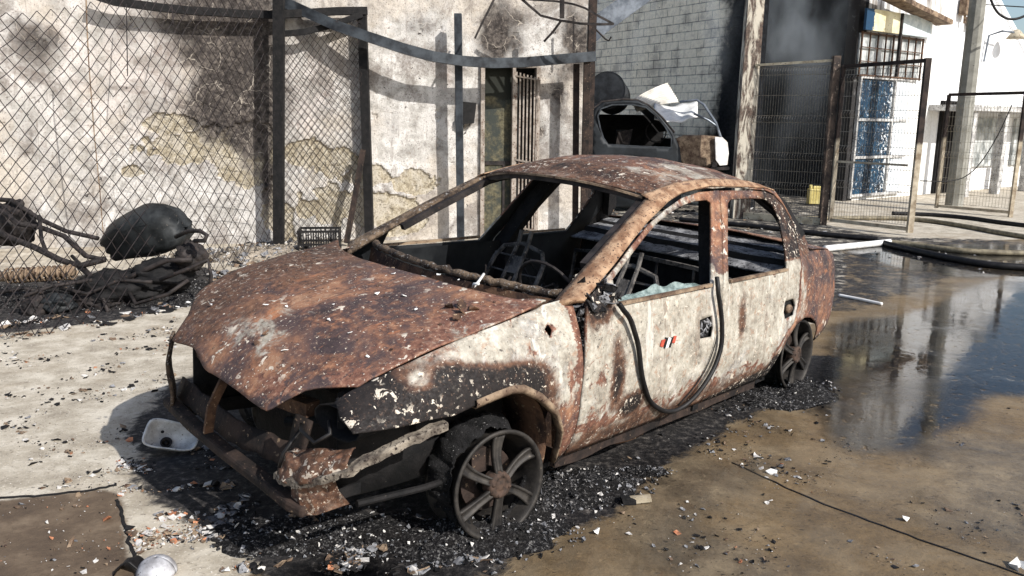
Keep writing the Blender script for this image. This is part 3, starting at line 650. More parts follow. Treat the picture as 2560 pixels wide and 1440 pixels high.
# wheel arch lips
for sd_ in (1, -1):
    arch = [(.21, .552), (.12, .564), (.04, .570), (-.02, .561), (-.12, .508), (-.215, .430), (-.270, .343), (-.293, .25), (-.335, .15)]
    b = MB(); prof = []
    for x, z in resample(arch, .03)[:-22]:
        y = ys(x, z); prof.append([Vector((x, sd_ * (y + .006), z + .028)), Vector((x, sd_ * (y + .012), z + .008)), Vector((x, sd_ * (y + .002), z - .006)), Vector((x - .006, sd_ * (y - .03), z - .008))])
    prof = [p for p in prof if True]
    b.grid(prof, flip=(sd_ < 0)); fin(b, 'wheel_arch_lip', M['rusttan'], None, True, 'rustdark', .004)

# roof with its sides rolled down to the door frames
ZC = [(-2.30, 1.245), (-2.25, 1.262), (-2.0, 1.312), (-1.7, 1.336), (-1.45, 1.33), (-1.2, 1.292), (-1.0, 1.238), (-.9, 1.20)]
ZS = [(-2.35, 1.17), (-2.25, 1.20), (-2.13, 1.226), (-1.97, 1.245), (-1.63, 1.256), (-1.34, 1.243), (-1.05, 1.188), (-.9, 1.12)]
ZD = [(-2.40, 1.09), (-2.25, 1.192), (-2.126, 1.212), (-1.664, 1.228), (-1.546, 1.229), (-1.29, 1.205), (-1.12, 1.160), (-.958, 1.102)]
P = []; cols = []; NX, NY = 52, 40
for i in range(NX):
    u = i / (NX - 1); row = []
    for j in range(-NY // 2, NY // 2 + 1):
        t = j / (NY / 2)
        if abs(t) <= .92:
            q = abs(t) / .92; y = .515 * q; x = (-1.0 - .094 * q * q) * (1 - u) + (-2.27 + .07 * q * q) * u
            zc, zs_ = float(lerp_tab(ZC, x)), float(lerp_tab(ZS, x)); z = zc - (zc - zs_) * q ** 2.3
        else:
            q = (abs(t) - .92) / .08; x = (-1.094) * (1 - u) + (-2.20) * u
            zs_, zd_ = float(lerp_tab(ZS, x)), float(lerp_tab(ZD, x)); yd = ys(x, zd_) + .002
            y = .515 + (yd - .515) * q; z = zs_ + (zd_ - zs_) * q ** 1.8
        z += dent((x, t, 0), .010, 3.0, 4) + dent((x, t, 0), .004, 9.0, 2)
        p = Vector((x, y * (1 if t > 0 else -1), z)); row.append(p); cols.append(k_roof(*p))
    P.append(row)
for sd_ in (1, -1):                                                   # side rails over the doors
    rows = []
    for x in np.linspace(-1.06, -2.24, 44):
        zs_, zd_ = float(lerp_tab(ZS, x)), float(lerp_tab(ZD, x)); yd = ys(x, zd_) + .004; row = []
        for q in np.linspace(0, 1, 6): row.append(Vector((x, sd_ * (.500 + (yd - .500) * q), zs_ + .008 + (zd_ + .004 - zs_ - .008) * q ** 1.7 + dent((x, q, 4), .003, 8))))
        rows.append(row)
    b = MB(); b.grid(rows, flip=(sd_ > 0)); o = b.build('roof_rail', M['pillartan'], car, True, TILT); solid(o, .006, 0)
b = MB(); b.grid(P, flip=False); roof = fin(b, 'roof', M['burnt'], cols, True, 'sootblue', .008)
# A pillars: sheet between windscreen edge and door frame; windscreen surround
for sd_ in (1, -1):
    Pn = [(-.30, .652, .812), (-.36, .640, .842), (-.55, .612, .940), (-.75, .577, 1.036), (-.95, .540, 1.126), (-1.06, .520, 1.178), (-1.12, .512, 1.200)]
    Qn = [(-.392, .842), (-.43, .862), (-.646, .955), (-.80, 1.028), (-.958, 1.098), (-1.10, 1.150), (-1.16, 1.172)]
    rows = []; cols = []
    for k in range(25):
        t = k / 24 * 6; i0 = min(int(t), 5); fr_ = t - i0
        p = Vector(Pn[i0]).lerp(Vector(Pn[i0 + 1]), fr_); qx = Qn[i0][0] + (Qn[i0 + 1][0] - Qn[i0][0]) * fr_; qz = Qn[i0][1] + (Qn[i0 + 1][1] - Qn[i0][1]) * fr_
        q = Vector((qx, ys(qx, qz) + .004, qz)); row = []
        for w in np.linspace(0, 1, 6):
            c = p.lerp(q, w) + Vector((0, .012, .016)) * math.sin(w * math.pi); row.append(Vector((c.x, c.y * sd_, c.z))); cols.append((.12, .46, .40))
        rows.append(row)
    b = MB(); b.grid(rows, flip=(sd_ < 0)); fin(b, 'windscreen_pillar', M['pillartan'] if sd_ > 0 else M['crust'], cols, True, 'soot', .022)
    b = MB(); b.beam([Vector((x - .03, sd_ * (y - .03), z - .012)) for x, y, z in Pn[2:]], .035, .03); b.build('pillar_flange', M['iron'], car, False, TILT)
b = MB(); hp = [Vector((-1.012 - .094 * (t * t), .50 * t, float(lerp_tab(ZC, -1.03)) - .026 - .05 * abs(t) ** 2.3)) for t in np.linspace(-1, 1, 17)]
b.beam(hp, .05, .022); b.build('windscreen_header', M['iron'], car, False, TILT)
b = MB(); b.beam([p + Vector((.03, 0, .016)) for p in hp], .012, .010); b.build('screen_trim', M['rusttan'], car, False, TILT)
for sd_ in (1, -1):                                                   # centre posts behind the doors
    b = MB(); b.beam([(-1.40, sd_ * .66, .16), (-1.44, sd_ * .685, .78), (-1.55, sd_ * .585, 1.02), (-1.66, sd_ * .50, 1.19)], .09, .05, (1, 0, 0)); b.build('centre_pillar', M['soot'], car, False, TILT)
    b = MB(); b.beam([(x, sd_ * (.645 + .01 * noise.noise(Vector((x * 6, 0, 0)))), .175 + .012 * noise.noise(Vector((x * 5, 3, 0)))) for x in np.linspace(-.36, -2.05, 24)], .09, .075); b.build('sill', M['rustblack'], car, False, TILT)
    b = MB(); b.beam([(-2.16, sd_ * .52, 1.19), (-2.30, sd_ * .58, 1.10), (-2.42, sd_ * .66, .93)], .10, .04, (0, 1, 0)); b.build('rear_pillar', M['soot'], car, False, TILT)

# hood: warped sheet with headlight arches cut in the front edge
XF = [(0, .735), (.2, .738), (.45, .745), (.68, .752), (.752, .750), (.772, .705), (.80, .655), (.838, .633), (.873, .617), (.914, .597), (.947, .578), (1.0, .553)]
def crown(x): return float(lerp_tab([(-.4, .040), (0, .052), (.45, .056), (.62, .048), (.70, .022), (.76, .0)], x))
P = []; cols = []; NU, NV = 54, 132
for j in range(NV + 1):
    t = -1 + 2 * j / NV; row = []
    xr = -.09 - .165 * abs(t) ** 3; xf_ = float(lerp_tab(XF, abs(t))) - .055 * S(.05, .5, -t); 
    for i in range(NU + 1):
        u = i / NU; x = xr + (xf_ - xr) * u; y = t * yh(x)
        z = zh(x) + .006 + crown(x) * (1 - t * t) + (.036 * max(0, -t)) * S(.74, .40, x)
        z += dent((x, y, 0), .012, 2.6, 9) + dent((x, y, 3), .004, 8, 1)
        if u > .97: z -= .004
        p = Vector((x, y, z)); row.append(p); cols.append(k_hood(*p))
    P.append(row)
b = MB(); b.grid(P, flip=False); hood = fin(b, 'hood', M['burnt'], cols, True, 'soot', .007)
# burnt lumps and curled paint lying baked onto the hood
b = MB()
for _ in range(26):
    x, y = random.uniform(-.15, .62), random.gauss(.1, .35); y = max(-.55, min(.55, y))
    z = zh(x) + .006 + crown(x) * (1 - (y / yh(x)) ** 2) + .036 * max(0, -y / yh(x)) + dent((x, y, 0), .012, 2.6, 9) + dent((x, y, 3), .004, 8, 1)
    k = random.random(); b.chip((x, y, z + .006), random.uniform(.004, .014) if k < .9 else .022, 0 if k < .68 else 1, Vector((.1 + random.gauss(0, .2), random.gauss(0, .2), 1)).normalized(), curl=.3)
for x, y in ((.02, .50), (.06, .47), (.0, .54), (.05, .53), (.10, .56)):
    z = zh(x) + .006 + crown(x) * (1 - (y / yh(x)) ** 2); b.chip((x, y, z + .01), .025, 1, curl=.5)
tag(b.build('paint_flakes', [M['white'], M['rustdark']], hood, False, TILT), kind='stuff')

# boot lid, rear panel, rear window frame, parcel shelf
rows = []; cols = []
for i in range(14):
    x = -2.47 - .49 * i / 13; row = []
    for t in np.linspace(-1, 1, 25):
        y = t * (ys(x, .80) - .02); z = float(lerp_tab([(-2.98, .77), (-2.91, .815), (-2.80, .853), (-2.6, .876), (-2.45, .89)], x)) + .028 * (1 - t * t)
        p = Vector((x, y, z + dent((x, y, 0), .006, 4, 5))); row.append(p); cols.append(k_quarter(*p))
    rows.append(row)
b = MB(); b.grid(rows); fin(b, 'boot_lid', M['burnt'], cols, True, 'soot', .006)
rows = []; cols = []
for z in np.linspace(.36, .80, 14):
    row = []
    for t in np.linspace(-1, 1, 25):
        xx = float(lerp_tab([(.33, -2.89), (.5, -2.985), (.6, -2.99), (.72, -2.97), (.82, -2.91)], z)); p = Vector((xx - .05 * (1 - t ** 4), t * (ys(-2.95, z) - .01), z)); row.append(p); cols.append((.5 if z < .5 else .1, .1, .4))
    rows.append(row)
b = MB(); b.grid(rows); fin(b, 'rear_panel', M['burnt'], cols, True, 'soot', .006)
b = MB(); b.beam([Vector((-2.265 + .05 * t * t, .50 * t, 1.232 - .03 * t * t)) for t in np.linspace(-1, 1, 13)], .05, .03); b.build('rear_window_header', M['soot'], car, False, TILT)
b = MB()
for x0, x1, z0, z1, mi in ((-2.08, -2.20, .775, .80, 0), (-2.20, -2.225, .80, .83, 1), (-2.225, -2.36, .83, .845, 0), (-2.36, -2.385, .845, .862, 1), (-2.385, -2.50, .862, .88, 0)):
    g = [[Vector((x0 + (x1 - x0) * i / 3, .70 * t, z0 + (z1 - z0) * i / 3 + dent((i, t * 5, x0), .008, 4))) for t in np.linspace(-1, 1, 16)] for i in range(4)]
    b.grid(g, mi)
o = b.build('parcel_shelf', [M['ashgrey'], M['soot']], car, False, TILT); solid(o, .008)
b = MB(); b.grid([[Vector((-2.08 - .10 * i / 5, .66 * t, .20 + .56 * i / 5 + dent((i, t * 3, 1), .015, 3))) for t in np.linspace(-1, 1, 14)] for i in range(6)]); o = b.build('rear_bulkhead', M['soot'], car, False, TILT); solid(o, .01)
b = MB(); b.beam([(-2.0, -.62, .40), (-2.02, -.60, .70), (-2.03, -.2, .74), (-2.03, .25, .73), (-2.02, .60, .69), (-2.0, .62, .40)], .022, .022); b.beam([(-2.03, -.6, .58), (-2.03, .6, .57)], .014, .014)
for y in (-.45, -.25, 0, .25, .45): b.beam([(-2.03, y, .38), (-2.03, y, .73)], .012, .012)
b.build('rear_seat_frame', M['seatmetal'], car, False, TILT)
# floor, firewall, cowl trough and the dashboard cross tube
b = MB(); b.box((-1.22, 0, .15), (2.0, 1.32, .02)); b.box((-1.2, 0, .20), (1.6, .22, .10)); b.box((-2.45, 0, .25), (.7, 1.2, .02)); b.build('floor_pan', M['soot'], car, False, TILT)
b = MB(); b.grid([[Vector((-.22 - .16 * abs(t) ** 2, t * .66, z)) for t in np.linspace(-1, 1, 13)] for z in (.18, .4, .6, .72)]); o = b.build('firewall', M['rustdark'], car, False, TILT); solid(o, .012)
def wsb(t, o=0.0): return Vector((-.31 - .12 * t * t - o - .03 * (t < 0) * abs(t), .655 * t, .832 + .012 * (1 - abs(t)) + .014 * max(0, -t)))
rows = []
for t in np.linspace(-1, 1, 30):
    q = wsb(t); xr = -.09 - .165 * abs(t) ** 3; y = t * .655
    rows.append([Vector((xr + .05, y, zh(xr) - .02)), Vector((xr - .02, y, zh(xr) - .10 + dent((t * 3, 0, 0), .02, 3))), Vector(((xr + q.x) / 2 - .02, y, .715 + dent((t * 4, 1, 0), .03, 3))), Vector((q.x + .03, y, .74)), Vector((q.x + .012, y, q.z - .02))])
b = MB(); b.grid(rows, flip=True); o = b.build('cowl_trough', M['rustdark'], car, False, TILT); solid(o, .006)
b = MB(); pts = [wsb(t) + Vector((dent((t * 6, 0, 2), .012, 3), 0, dent((t * 6, 4, 2), .012, 3))) for t in np.linspace(-.97, .97, 40)]
b.tube(pts, [.017 + .008 * noise.noise(Vector((k * .7, 0, 0))) for k in range(40)], 9); b.build('dashboard_tube', M['crust'], car, True, TILT)
for t0, t1 in ((-.45, -.30), (.15, .52)):
    b = MB(); b.beam([wsb(t0) + Vector((.05, 0, -.06)), wsb((t0 + t1) / 2) + Vector((.10, 0, -.075)), wsb(t1) + Vector((.12, 0, -.06))], .014, .03); b.build('cowl_bracket', M['rusttan'], car, False, TILT)
b = MB(); b.box(wsb(-.05) + Vector((.06, 0, -.05)), (.008, .028, .03)); b.build('cowl_clip', M['white'], car, False, TILT)
b = MB(); b.tube([wsb(.42) + Vector((.02, 0, .028)), wsb(.43) + Vector((.07, .01, .0)), wsb(.45) + Vector((.12, .02, -.01)), wsb(.48) + Vector((.15, .03, .012)), wsb(.5) + Vector((.16, .05, .02))], .006, 6); b.build('wiper_remnant', M['white'], car, True, TILT)
# charred lumps at the foot of the near pillar
b = MB()
for _ in range(46): b.chip((random.uniform(-.60, -.40), random.uniform(.66, .775), .79 + random.uniform(0, .11)), random.uniform(.012, .032), random.choice((0, 0, 1)), Vector((random.gauss(0, 1), random.gauss(0, 1), random.gauss(0, 1))).normalized(), curl=.7)
for _ in range(40): b.chip((random.uniform(-.85, -.62), random.uniform(.48, .60), .68 + random.uniform(0, .09)), random.uniform(.01, .03), random.choice((0, 1)), Vector((random.gauss(0, 1), random.gauss(0, 1), random.gauss(0, 1))).normalized(), curl=.7)
tag(b.build('charred_mirror_mount', [M['soot'], M['ashgrey']], car, False, TILT), kind='stuff')
# seats: bare frames
for cy in (.36, -.36):
    b = MB(); w = .20
    lp = [(-.93, cy - w, .30), (-1.02, cy - w, .42), (-1.22, cy - w + .02, .74), (-1.25, cy - w + .06, .80), (-1.26, cy, .83), (-1.25, cy + w - .06, .80), (-1.22, cy + w - .02, .74), (-1.02, cy + w, .42), (-.93, cy + w, .30)]
    b.tube(lp, .013, 7)
    for o_ in (-.045, .045): b.tube([(-.96, cy + o_, .34), (-1.12, cy + o_, .60), (-1.25, cy + o_ * .8, .83), (-1.27, cy + o_ * .8, .90)], .012, 7)
    for k, z in enumerate((.46, .58, .68, .76)):
        x = -1.02 - .2 * (z - .42) / .32; b.tube([(x, cy - w + .01, z), (x - .02, cy, z - .01), (x, cy + w - .01, z)], .006, 5)
    for k in range(5): b.tube([(-.60 - .09 * k, cy - w, .32), (-.60 - .09 * k, cy, .30), (-.60 - .09 * k, cy + w, .32)], .005, 5)
    b.tube([(-.52, cy - w, .22), (-.52, cy - w, .33), (-.95, cy - w, .31), (-.95, cy + w, .31), (-.52, cy + w, .33), (-.52, cy - w, .33)], .013, 6)
    b.box((-1.19, cy, .72), (.015, .09, .10), Matrix.Rotation(R(-28), 3, 'Y')); b.box((-.75, cy, .22), (.5, .34, .1))
    b.build('seat_frame', M['seatmetal'], car, False, TILT)
b = MB(); b.tube([(-.30, .34, .60), (-.62, .36, .74)], .022, 8)
b.tube([Vector((-.64, .36, .76)) + Matrix.Rotation(R(28), 3, 'Y') @ Vector((0, .17 * math.cos(a), .17 * math.sin(a))) for a in np.linspace(.4, 5.6, 22)], .008, 6)
b.build('steering_column', M['iron'], car, False, TILT)

b = MB()                                                              # burnt trim, springs and ash heaped inside the shell
for _ in range(420):
    x, y = random.uniform(-2.0, -.4), random.uniform(-.62, .62); z = .17 + abs(random.gauss(0, .16)) * (1 if abs(y) > .12 else .6)
    b.chip((x, y, z), random.uniform(.01, .05), random.choice((0, 0, 0, 1, 2)), Vector((random.gauss(0, 1), random.gauss(0, 1), random.gauss(0, 1))).normalized(), curl=.8)
for _ in range(60):
    p = Vector((random.uniform(-1.9, -.5), random.uniform(-.55, .55), random.uniform(.2, .62))); d = Vector((random.gauss(0, .16), random.gauss(0, .16), random.gauss(0, .14))); b.tube([p - d, p + Vector((.03, .02, .03)), p + d], random.uniform(.003, .008), 5, random.choice((0, 2)))
tag(b.build('charred_interior_debris', [M['soot'], M['ashgrey'], M['iron']], car, False, TILT), kind='stuff')
# engine bay and the bare front end
b = MB(); b.box((.12, -.06, .34), (.46, .62, .36), jit=.03); b.box((.15, -.05, .55), (.34, .34, .10), jit=.02); b.tube([(.30, -.4, .45), (.36, 0, .5), (.32, .3, .46)], .04, 8); b.tube([(.4, .5, .5), (.42, .3, .40), (.5, .1, .36)], .02, 6)
b.box((.2, .48, .44), (.18, .16, .16), jit=.02); b.build('engine', M['soot'], car, False, TILT)
for sd_ in (1, -1):
    b = MB(); b.grid([[Vector((x, sd_ * (.50 + .03 * math.sin(x * 6)), .22 + (zh(x) - .27) * w)) for x in np.linspace(.56, -.25, 12)] for w in (0, .25, .5, .75, 1)], flip=sd_ > 0); o = b.build('inner_wing', M['soot'], car, True, TILT); solid(o, .01)
    b = MB(); pr = []
    for a in np.linspace(R(62), R(200), 18):
        pr.append([Vector((.02 + .30 * math.cos(a), sd_ * y, .27 + .29 * math.sin(a))) for y in (.49, .60, .70)])
    b.grid(pr, flip=sd_ < 0); o = b.build('wheelhouse', M['rustdark'], car, True, TILT); solid(o, .006)
    b = MB(); pr = []
    for a in np.linspace(R(-10), R(190), 18):
        pr.append([Vector((-2.40 + .30 * math.cos(a), sd_ * y, .22 + .27 * math.sin(a))) for y in (.49, .60, .70)])
    b.grid(pr, flip=sd_ < 0); o = b.build('rear_wheelhouse', M['soot'], car, True, TILT); solid(o, .006)
b = MB(); b.beam([(.52, -.50, .50), (.57, -.3, .49), (.58, 0, .485), (.57, .2, .49), (.55, .34, .49)], .06, .05); b.build('front_upper_rail', M['rustdark'], car, False, TILT)
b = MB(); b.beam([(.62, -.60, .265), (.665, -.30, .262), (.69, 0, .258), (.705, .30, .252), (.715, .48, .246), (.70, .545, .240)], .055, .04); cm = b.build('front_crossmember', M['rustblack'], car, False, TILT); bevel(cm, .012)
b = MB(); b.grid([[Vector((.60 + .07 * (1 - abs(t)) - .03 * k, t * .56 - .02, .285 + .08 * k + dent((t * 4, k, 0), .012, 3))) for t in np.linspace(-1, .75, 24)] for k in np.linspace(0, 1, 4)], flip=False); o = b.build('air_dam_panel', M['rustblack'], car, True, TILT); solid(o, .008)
b = MB(); b.beam([(.655, -.06, .52), (.69, -.10, .40), (.69, -.13, .29)], .035, .012, (0, 1, 0)); b.build('latch_strut', M['rustdark'], car, False, TILT)
b = MB(); b.grid([[Vector((.635 + .015 * math.sin(z * 20), y, z)) for y in np.linspace(.37, .46, 6)] for z in np.linspace(.27, .50, 9)], flip=True); o = b.build('headlight_upright', M['rustblack'], car, True, TILT); solid(o, .012)
lipc = [(.735, .40, .318), (.742, .47, .322), (.735, .545, .338), (.71, .62, .370), (.66, .70, .412), (.55, .735, .455), (.42, .762, .49), (.32, .772, .505)]
lipd = [Vector(lipc[0]).lerp(Vector(lipc[1]), 0)]
def poly_lerp(P, t):
    k = t * (len(P) - 1); i = min(int(k), len(P) - 2); return Vector(P[i]).lerp(Vector(P[i + 1]), k - i)
rows = []
for t in np.linspace(0, 1, 40):
    p = poly_lerp(lipc, t) + Vector((0, 0, dent((t * 9, 0, 0), .010, 2))); q = poly_lerp(lipc, min(1, t + .02)) - poly_lerp(lipc, max(0, t - .02)); n_ = Vector((q.y, -q.x, 0)).normalized() * (1 if q.x < .0 or q.y > 0 else 1)
    jg = .006 * noise.noise(Vector((t * 40, 0, 0))); rows.append([p - n_ * .03 + Vector((0, 0, .016)), p - n_ * .004 + Vector((0, 0, .014)), p + Vector((0, 0, .010)), p + Vector((0, 0, -.010 + jg))])
b = MB(); b.grid(rows); o = b.build('bumper_mount', M['traygrey'], car, False, TILT); solid(o, .004, 0)
up = [(.665, .40, .40), (.66, .45, .415), (.645, .53, .435), (.62, .59, .445), (.59, .645, .465), (.50, .69, .495), (.40, .71, .52), (.32, .73, .535)]
rows = []
for t in np.linspace(0, .56, 40):
    a_, c_ = poly_lerp(lipc, t), poly_lerp(up, t); row = []
    for w in np.linspace(0, 1, 18):
        p = a_.lerp(c_, w); f1 = abs(noise.noise(Vector((t * 4.5, w * 2.2, 0)))); f2 = abs(noise.noise(Vector((t * 10, w * 5, 4))))
        p = p + Vector((.016, .010, .018)) * math.sin(w * 3.14) + Vector((.7, .5, .6)) * (.040 * f1 + .014 * f2 - .014); row.append(p)
    rows.append(row)
b = MB(); b.grid(rows, flip=True); fin(b, 'headlight_tray', M['burnt'], [(.46, .40, .20)] * len(b.v), True, 'soot', .005)  # soot share raised to stand in for shade at the nose
rows = []                                                             # headlight bowl, open and black
for k in range(14):
    a = 2 * math.pi * k / 13; row = []
    for w in np.linspace(0, 1, 4): row.append(Vector((.60 - .20 * w + .05 * math.cos(a) * 0, .545 + .125 * math.cos(a) * (1 - .25 * w), .515 + .055 * math.sin(a) * (1 - .25 * w))))
    rows.append(row)
b = MB(); b.grid(rows); o = b.build('headlight_bowl', M['soot'], car, True, TILT); solid(o, .004)
b = MB(); b.tube([(.66, .44, .49), (.70, .50, .50), (.69, .56, .475), (.66, .60, .51), (.63, .55, .53)], .007, 6); b.tube([(.67, .45, .48), (.725, .44, .41), (.735, .43, .36)], .006, 6); b.tube([(.60, .55, .60), (.62, .60, .55), (.60, .63, .52)], .005, 6); b.build('burnt_wiring', M['blackrub'], car, True, TILT)
rows = [[Vector((x, y, z + .006 * noise.noise(Vector((x * 30, y * 30, z * 30))))) for x, y, z in r_] for r_ in (
    [(.66, .42, .31), (.665, .42, .27), (.67, .43, .235)], [(.715, .47, .318), (.715, .47, .27), (.712, .475, .228)], [(.728, .53, .322), (.722, .53, .27), (.712, .535, .222)], [(.71, .56, .33), (.70, .56, .28), (.68, .565, .228)], [(.64, .60, .35), (.62, .60, .30), (.58, .60, .25)], [(.55, .64, .40), (.52, .63, .33), (.48, .62, .28)])]
b = MB(); b.grid(rows[:5], flip=False); fin(b, 'crush_box', M['burnt'], [(.40, .42, .20)] * len(b.v), False, 'soot', .008)
b = MB(); b.grid([[Vector((.655 - .05 * w, -.50 - .08 * w + .02 * math.sin(z * 25), z)) for w in np.linspace(0, 1, 5)] for z in np.linspace(.25, .57, 9)], flip=False); o = b.build('wing_bracket', M['crust'], car, True, TILT); solid(o, .012)
b = MB(); b.tube([(.55, .60, .24), (.3, .64, .235), (.05, .62, .215)], .012, 7); b.beam([(.60, .50, .25), (.2, .48, .23), (-.25, .48, .18)], .05, .04); b.beam([(.62, -.56, .24), (.2, -.52, .22), (-.25, -.5, .18)], .07, .06); b.build('subframe', M['soot'], car, False, TILT)
# loose door seal hanging in a loop down the near front door
b = MB(); seal = [(-.555, .815), (-.575, .788), (-.624, .752), (-.66, .69), (-.696, .626), (-.716, .555), (-.74, .49), (-.776, .430), (-.84, .355), (-.92, .303), (-1.0, .262), (-1.083, .240), (-1.14, .243), (-1.20, .270), (-1.28, .352), (-1.353, .443), (-1.39, .52), (-1.375, .62), (-1.345, .714), (-1.315, .79), (-1.34, .84)]
for _ in range(2): seal = [seal[0]] + [q for a_, c_ in zip(seal, seal[1:]) for q in ((.75 * a_[0] + .25 * c_[0], .75 * a_[1] + .25 * c_[1]), (.25 * a_[0] + .75 * c_[0], .25 * a_[1] + .75 * c_[1]))] + [seal[-1]]
b.tube([(x, ys(x, z) + .022 + .012 * math.sin(x * 9), z) for x, z in seal], .011, 7); o = b.build('door_seal', M['blackrub'], car, True, TILT)
b = MB(); b.tube([(-1.36 + .21 * (u ** 1.5), ys(-1.2, .56 - .31 * u) + .008, .56 - .31 * u) for u in np.linspace(0, 1, 14)], .003, 5); b.build('cable', M['blackrub'], car, True, TILT)
# scorched decal: slanted red, black and white bars
mred = m_plain('decal_red', srgb(150, 52, 40), srgb(186, 88, 66), 30, .7); mw = M['white']
b = MB()
for k, (w, mi) in enumerate(((.034, 0), (.022, 1), (.026, 2), (.024, 1), (.034, 0))):
    x0 = -.905 - sum((.034, .022, .026, .024, .034)[:k]) * .85; h = .044 if mi else .030
    q = [(x0, .585), (x0 - w * .8, .582), (x0 - w * .8 + .018, .582 - h), (x0 + .018, .585 - h)]
    q = [(x + random.uniform(-.005, .005), z + .03 + random.uniform(-.005, .005)) for x, z in q]
    b.add([(x, ys(x, z) + dent((x, 0, z), .006, 2.2) + .0035, z) for x, z in q], [(0, 1, 2, 3)], mi)
o = b.build('decal', [mred, M['soot'], mw], car, False, TILT); solid(o, .002, 0)

# wheels: bare alloy rims with what the fire left of the tyres
def spoke_mb(a0):
    b = MB(); pr = []
    for t in np.linspace(0, 1, 9):
        r_ = .040 + .150 * t; wdt = .024 - .004 * math.sin(t * math.pi) + .013 * t; sk = a0 + .10 * t * t
        y = .012 - .010 * math.sin(t * math.pi) - .012 * t
        row = []
        for s_, dy in ((-1, -.016), (-.95, .001), (-.55, .003), (-.45, -.004), (.45, -.004), (.55, .003), (.95, .001), (1, -.016)):
            aa = sk + s_ * wdt / r_ * .72; row.append(Vector((r_ * math.cos(aa), y + dy, r_ * math.sin(aa))))
        pr.append(row)
    b.grid(pr); return b
def make_wheel(x, sd_, steer=0.0, cam_=0.0):
    mtx = Matrix.Translation((x, sd_ * .735, .207)) @ Matrix.Rotation(steer, 4, 'Z') @ Matrix.Rotation(cam_, 4, 'X')
    if sd_ < 0: mtx = mtx @ Matrix.Rotation(math.pi, 4, 'Z')
    b = MB(); b.lathe([(.165, -.168), (.03, -.168)], 40, None, 1); b.lathe([(.176, -.165), (.205, -.172), (.205, -.158), (.192, -.150), (.172, -.11), (.172, -.05), (.192, -.012), (.197, .004), (.206, .006), (.206, .014), (.197, .017), (.189, .012), (.186, -.004), (.168, -.05), (.168, -.165)], 56)
    w = b.build('wheel', [M['alloy'], M['soot']], car, True, mtx)
    for k in range(6):
        o = spoke_mb(k * math.pi / 3 + .5).build('spoke', M['alloy'], w, True, mtx); solid(o, .012)
    b = MB(); b.lathe([(.0, .016), (.018, .018), (.024, .012), (.030, .020), (.046, .018), (.052, .004), (.052, -.03)], 24)
    for k in range(4):
        a = k * math.pi / 2 + .3; b.lathe([(.0, .024), (.007, .022), (.008, .012)], 8, Matrix.Translation((.038 * math.cos(a), 0, .038 * math.sin(a))))
    b.build('hub', M['hub'], w, True, mtx)
    b = MB(); b.lathe([(.05, -.07), (.118, -.07), (.118, -.09), (.05, -.09)], 32); b.box((.05, -.08, .09), (.07, .07, .09)); b.build('brake_disc', M['rustblack'], w, False, mtx)
    # tyre carcass: ragged ash and wire shell over the inner half of the rim
    b = MB(); rows = []
    for a in np.linspace(0, 2 * math.pi, 120):
        up_ = max(0, math.sin(a + .35)); row = []
        for k, (y, r_) in enumerate(((-.165, .20), (-.15, .222), (-.11, .232), (-.075, .224), (-.045, .206), (-.03, .196))):
            rr = r_ + (.026 * noise.noise(Vector((math.cos(a) * 5, math.sin(a) * 5, y * 12 + x))) + .012 * noise.noise(Vector((math.cos(a) * 16, math.sin(a) * 16, y * 30 + x)))) * (k > 0) - .040 * (1 - up_) * (k in (1, 2, 3, 4))
            rr = min(rr, .207 / max(.2, -math.sin(a))) if math.sin(a) < -.3 else rr
            row.append(Vector((rr * math.cos(a), y, rr * math.sin(a))))
        rows.append(row)
    b.grid(rows, flip=True); o = b.build('tyre_remains', M['tyre'], w, True, mtx); solid(o, .004)
M['tyre'] = m_plain('burnt_tyre', srgb(12, 12, 13), srgb(34, 33, 34), 22, .9, 1.0, .02, 0, srgb(170, 168, 166), .66)
make_wheel(.02, 1, R(-7), R(2)); make_wheel(.02, -1, R(-7)); make_wheel(-2.42, 1); make_wheel(-2.42, -1)
# ================================================================== FENCES AND GATES
def prism(b, p, q, r, m=0):
    p = Vector(p); q = Vector(q); t = (q - p).normalized(); a = t.orthogonal().normalized(); c = t.cross(a)
    vs = [o + (a * math.cos(k * 2.0944) + c * math.sin(k * 2.0944)) * r for o in (p, q) for k in range(3)]
    b.add(vs, [(0, 1, 4, 3), (1, 2, 5, 4), (2, 0, 3, 5)], m)
# --- old chain-link fence on the left, sagging over the wrecked motorcycle
FL0, FL1 = Vector((-3.95, 6.15, 0)), Vector((-2.76, 9.66, 0))
fence = empty('chain_link_fence', FL1)
tag(fence, 'sagging chain-link fence with scorched rail in front of the stained white wall', 'fence')
def frel(b): b.v = [tuple(Vector(v) - FL1) for v in b.v]; return b
topz = [(-.25, 3.25), (0, 2.28), (.12, 2.18), (.25, 2.32), (.40, 2.48), (.52, 2.52), (.62, 2.64), (.8, 2.68), (1, 2.70)]
def fpt(u, v):                                  # u along the fence 0..1, v 0 top .. 1 bottom
    v = max(0.0, v)
    base = FL0.lerp(FL1, u); zt = float(lerp_tab(topz, u)); z = zt * (1 - v) + .03
    bulge = 1.6 * math.exp(-((u - .35) / .42) ** 2) * v ** 1.4 + .35 * math.exp(-((u - .82) / .10) ** 2) * v ** 2
    sag = .07 * math.sin(u * 11) * math.sin(v * 5) * (1 - v) + .05 * noise.noise(Vector((u * 5, v * 4, 0)))
    return base + Vector((.10 * sag + .25 * bulge, -bulge, z + sag * .8))
b = MB(); nu, nv = 27, 36
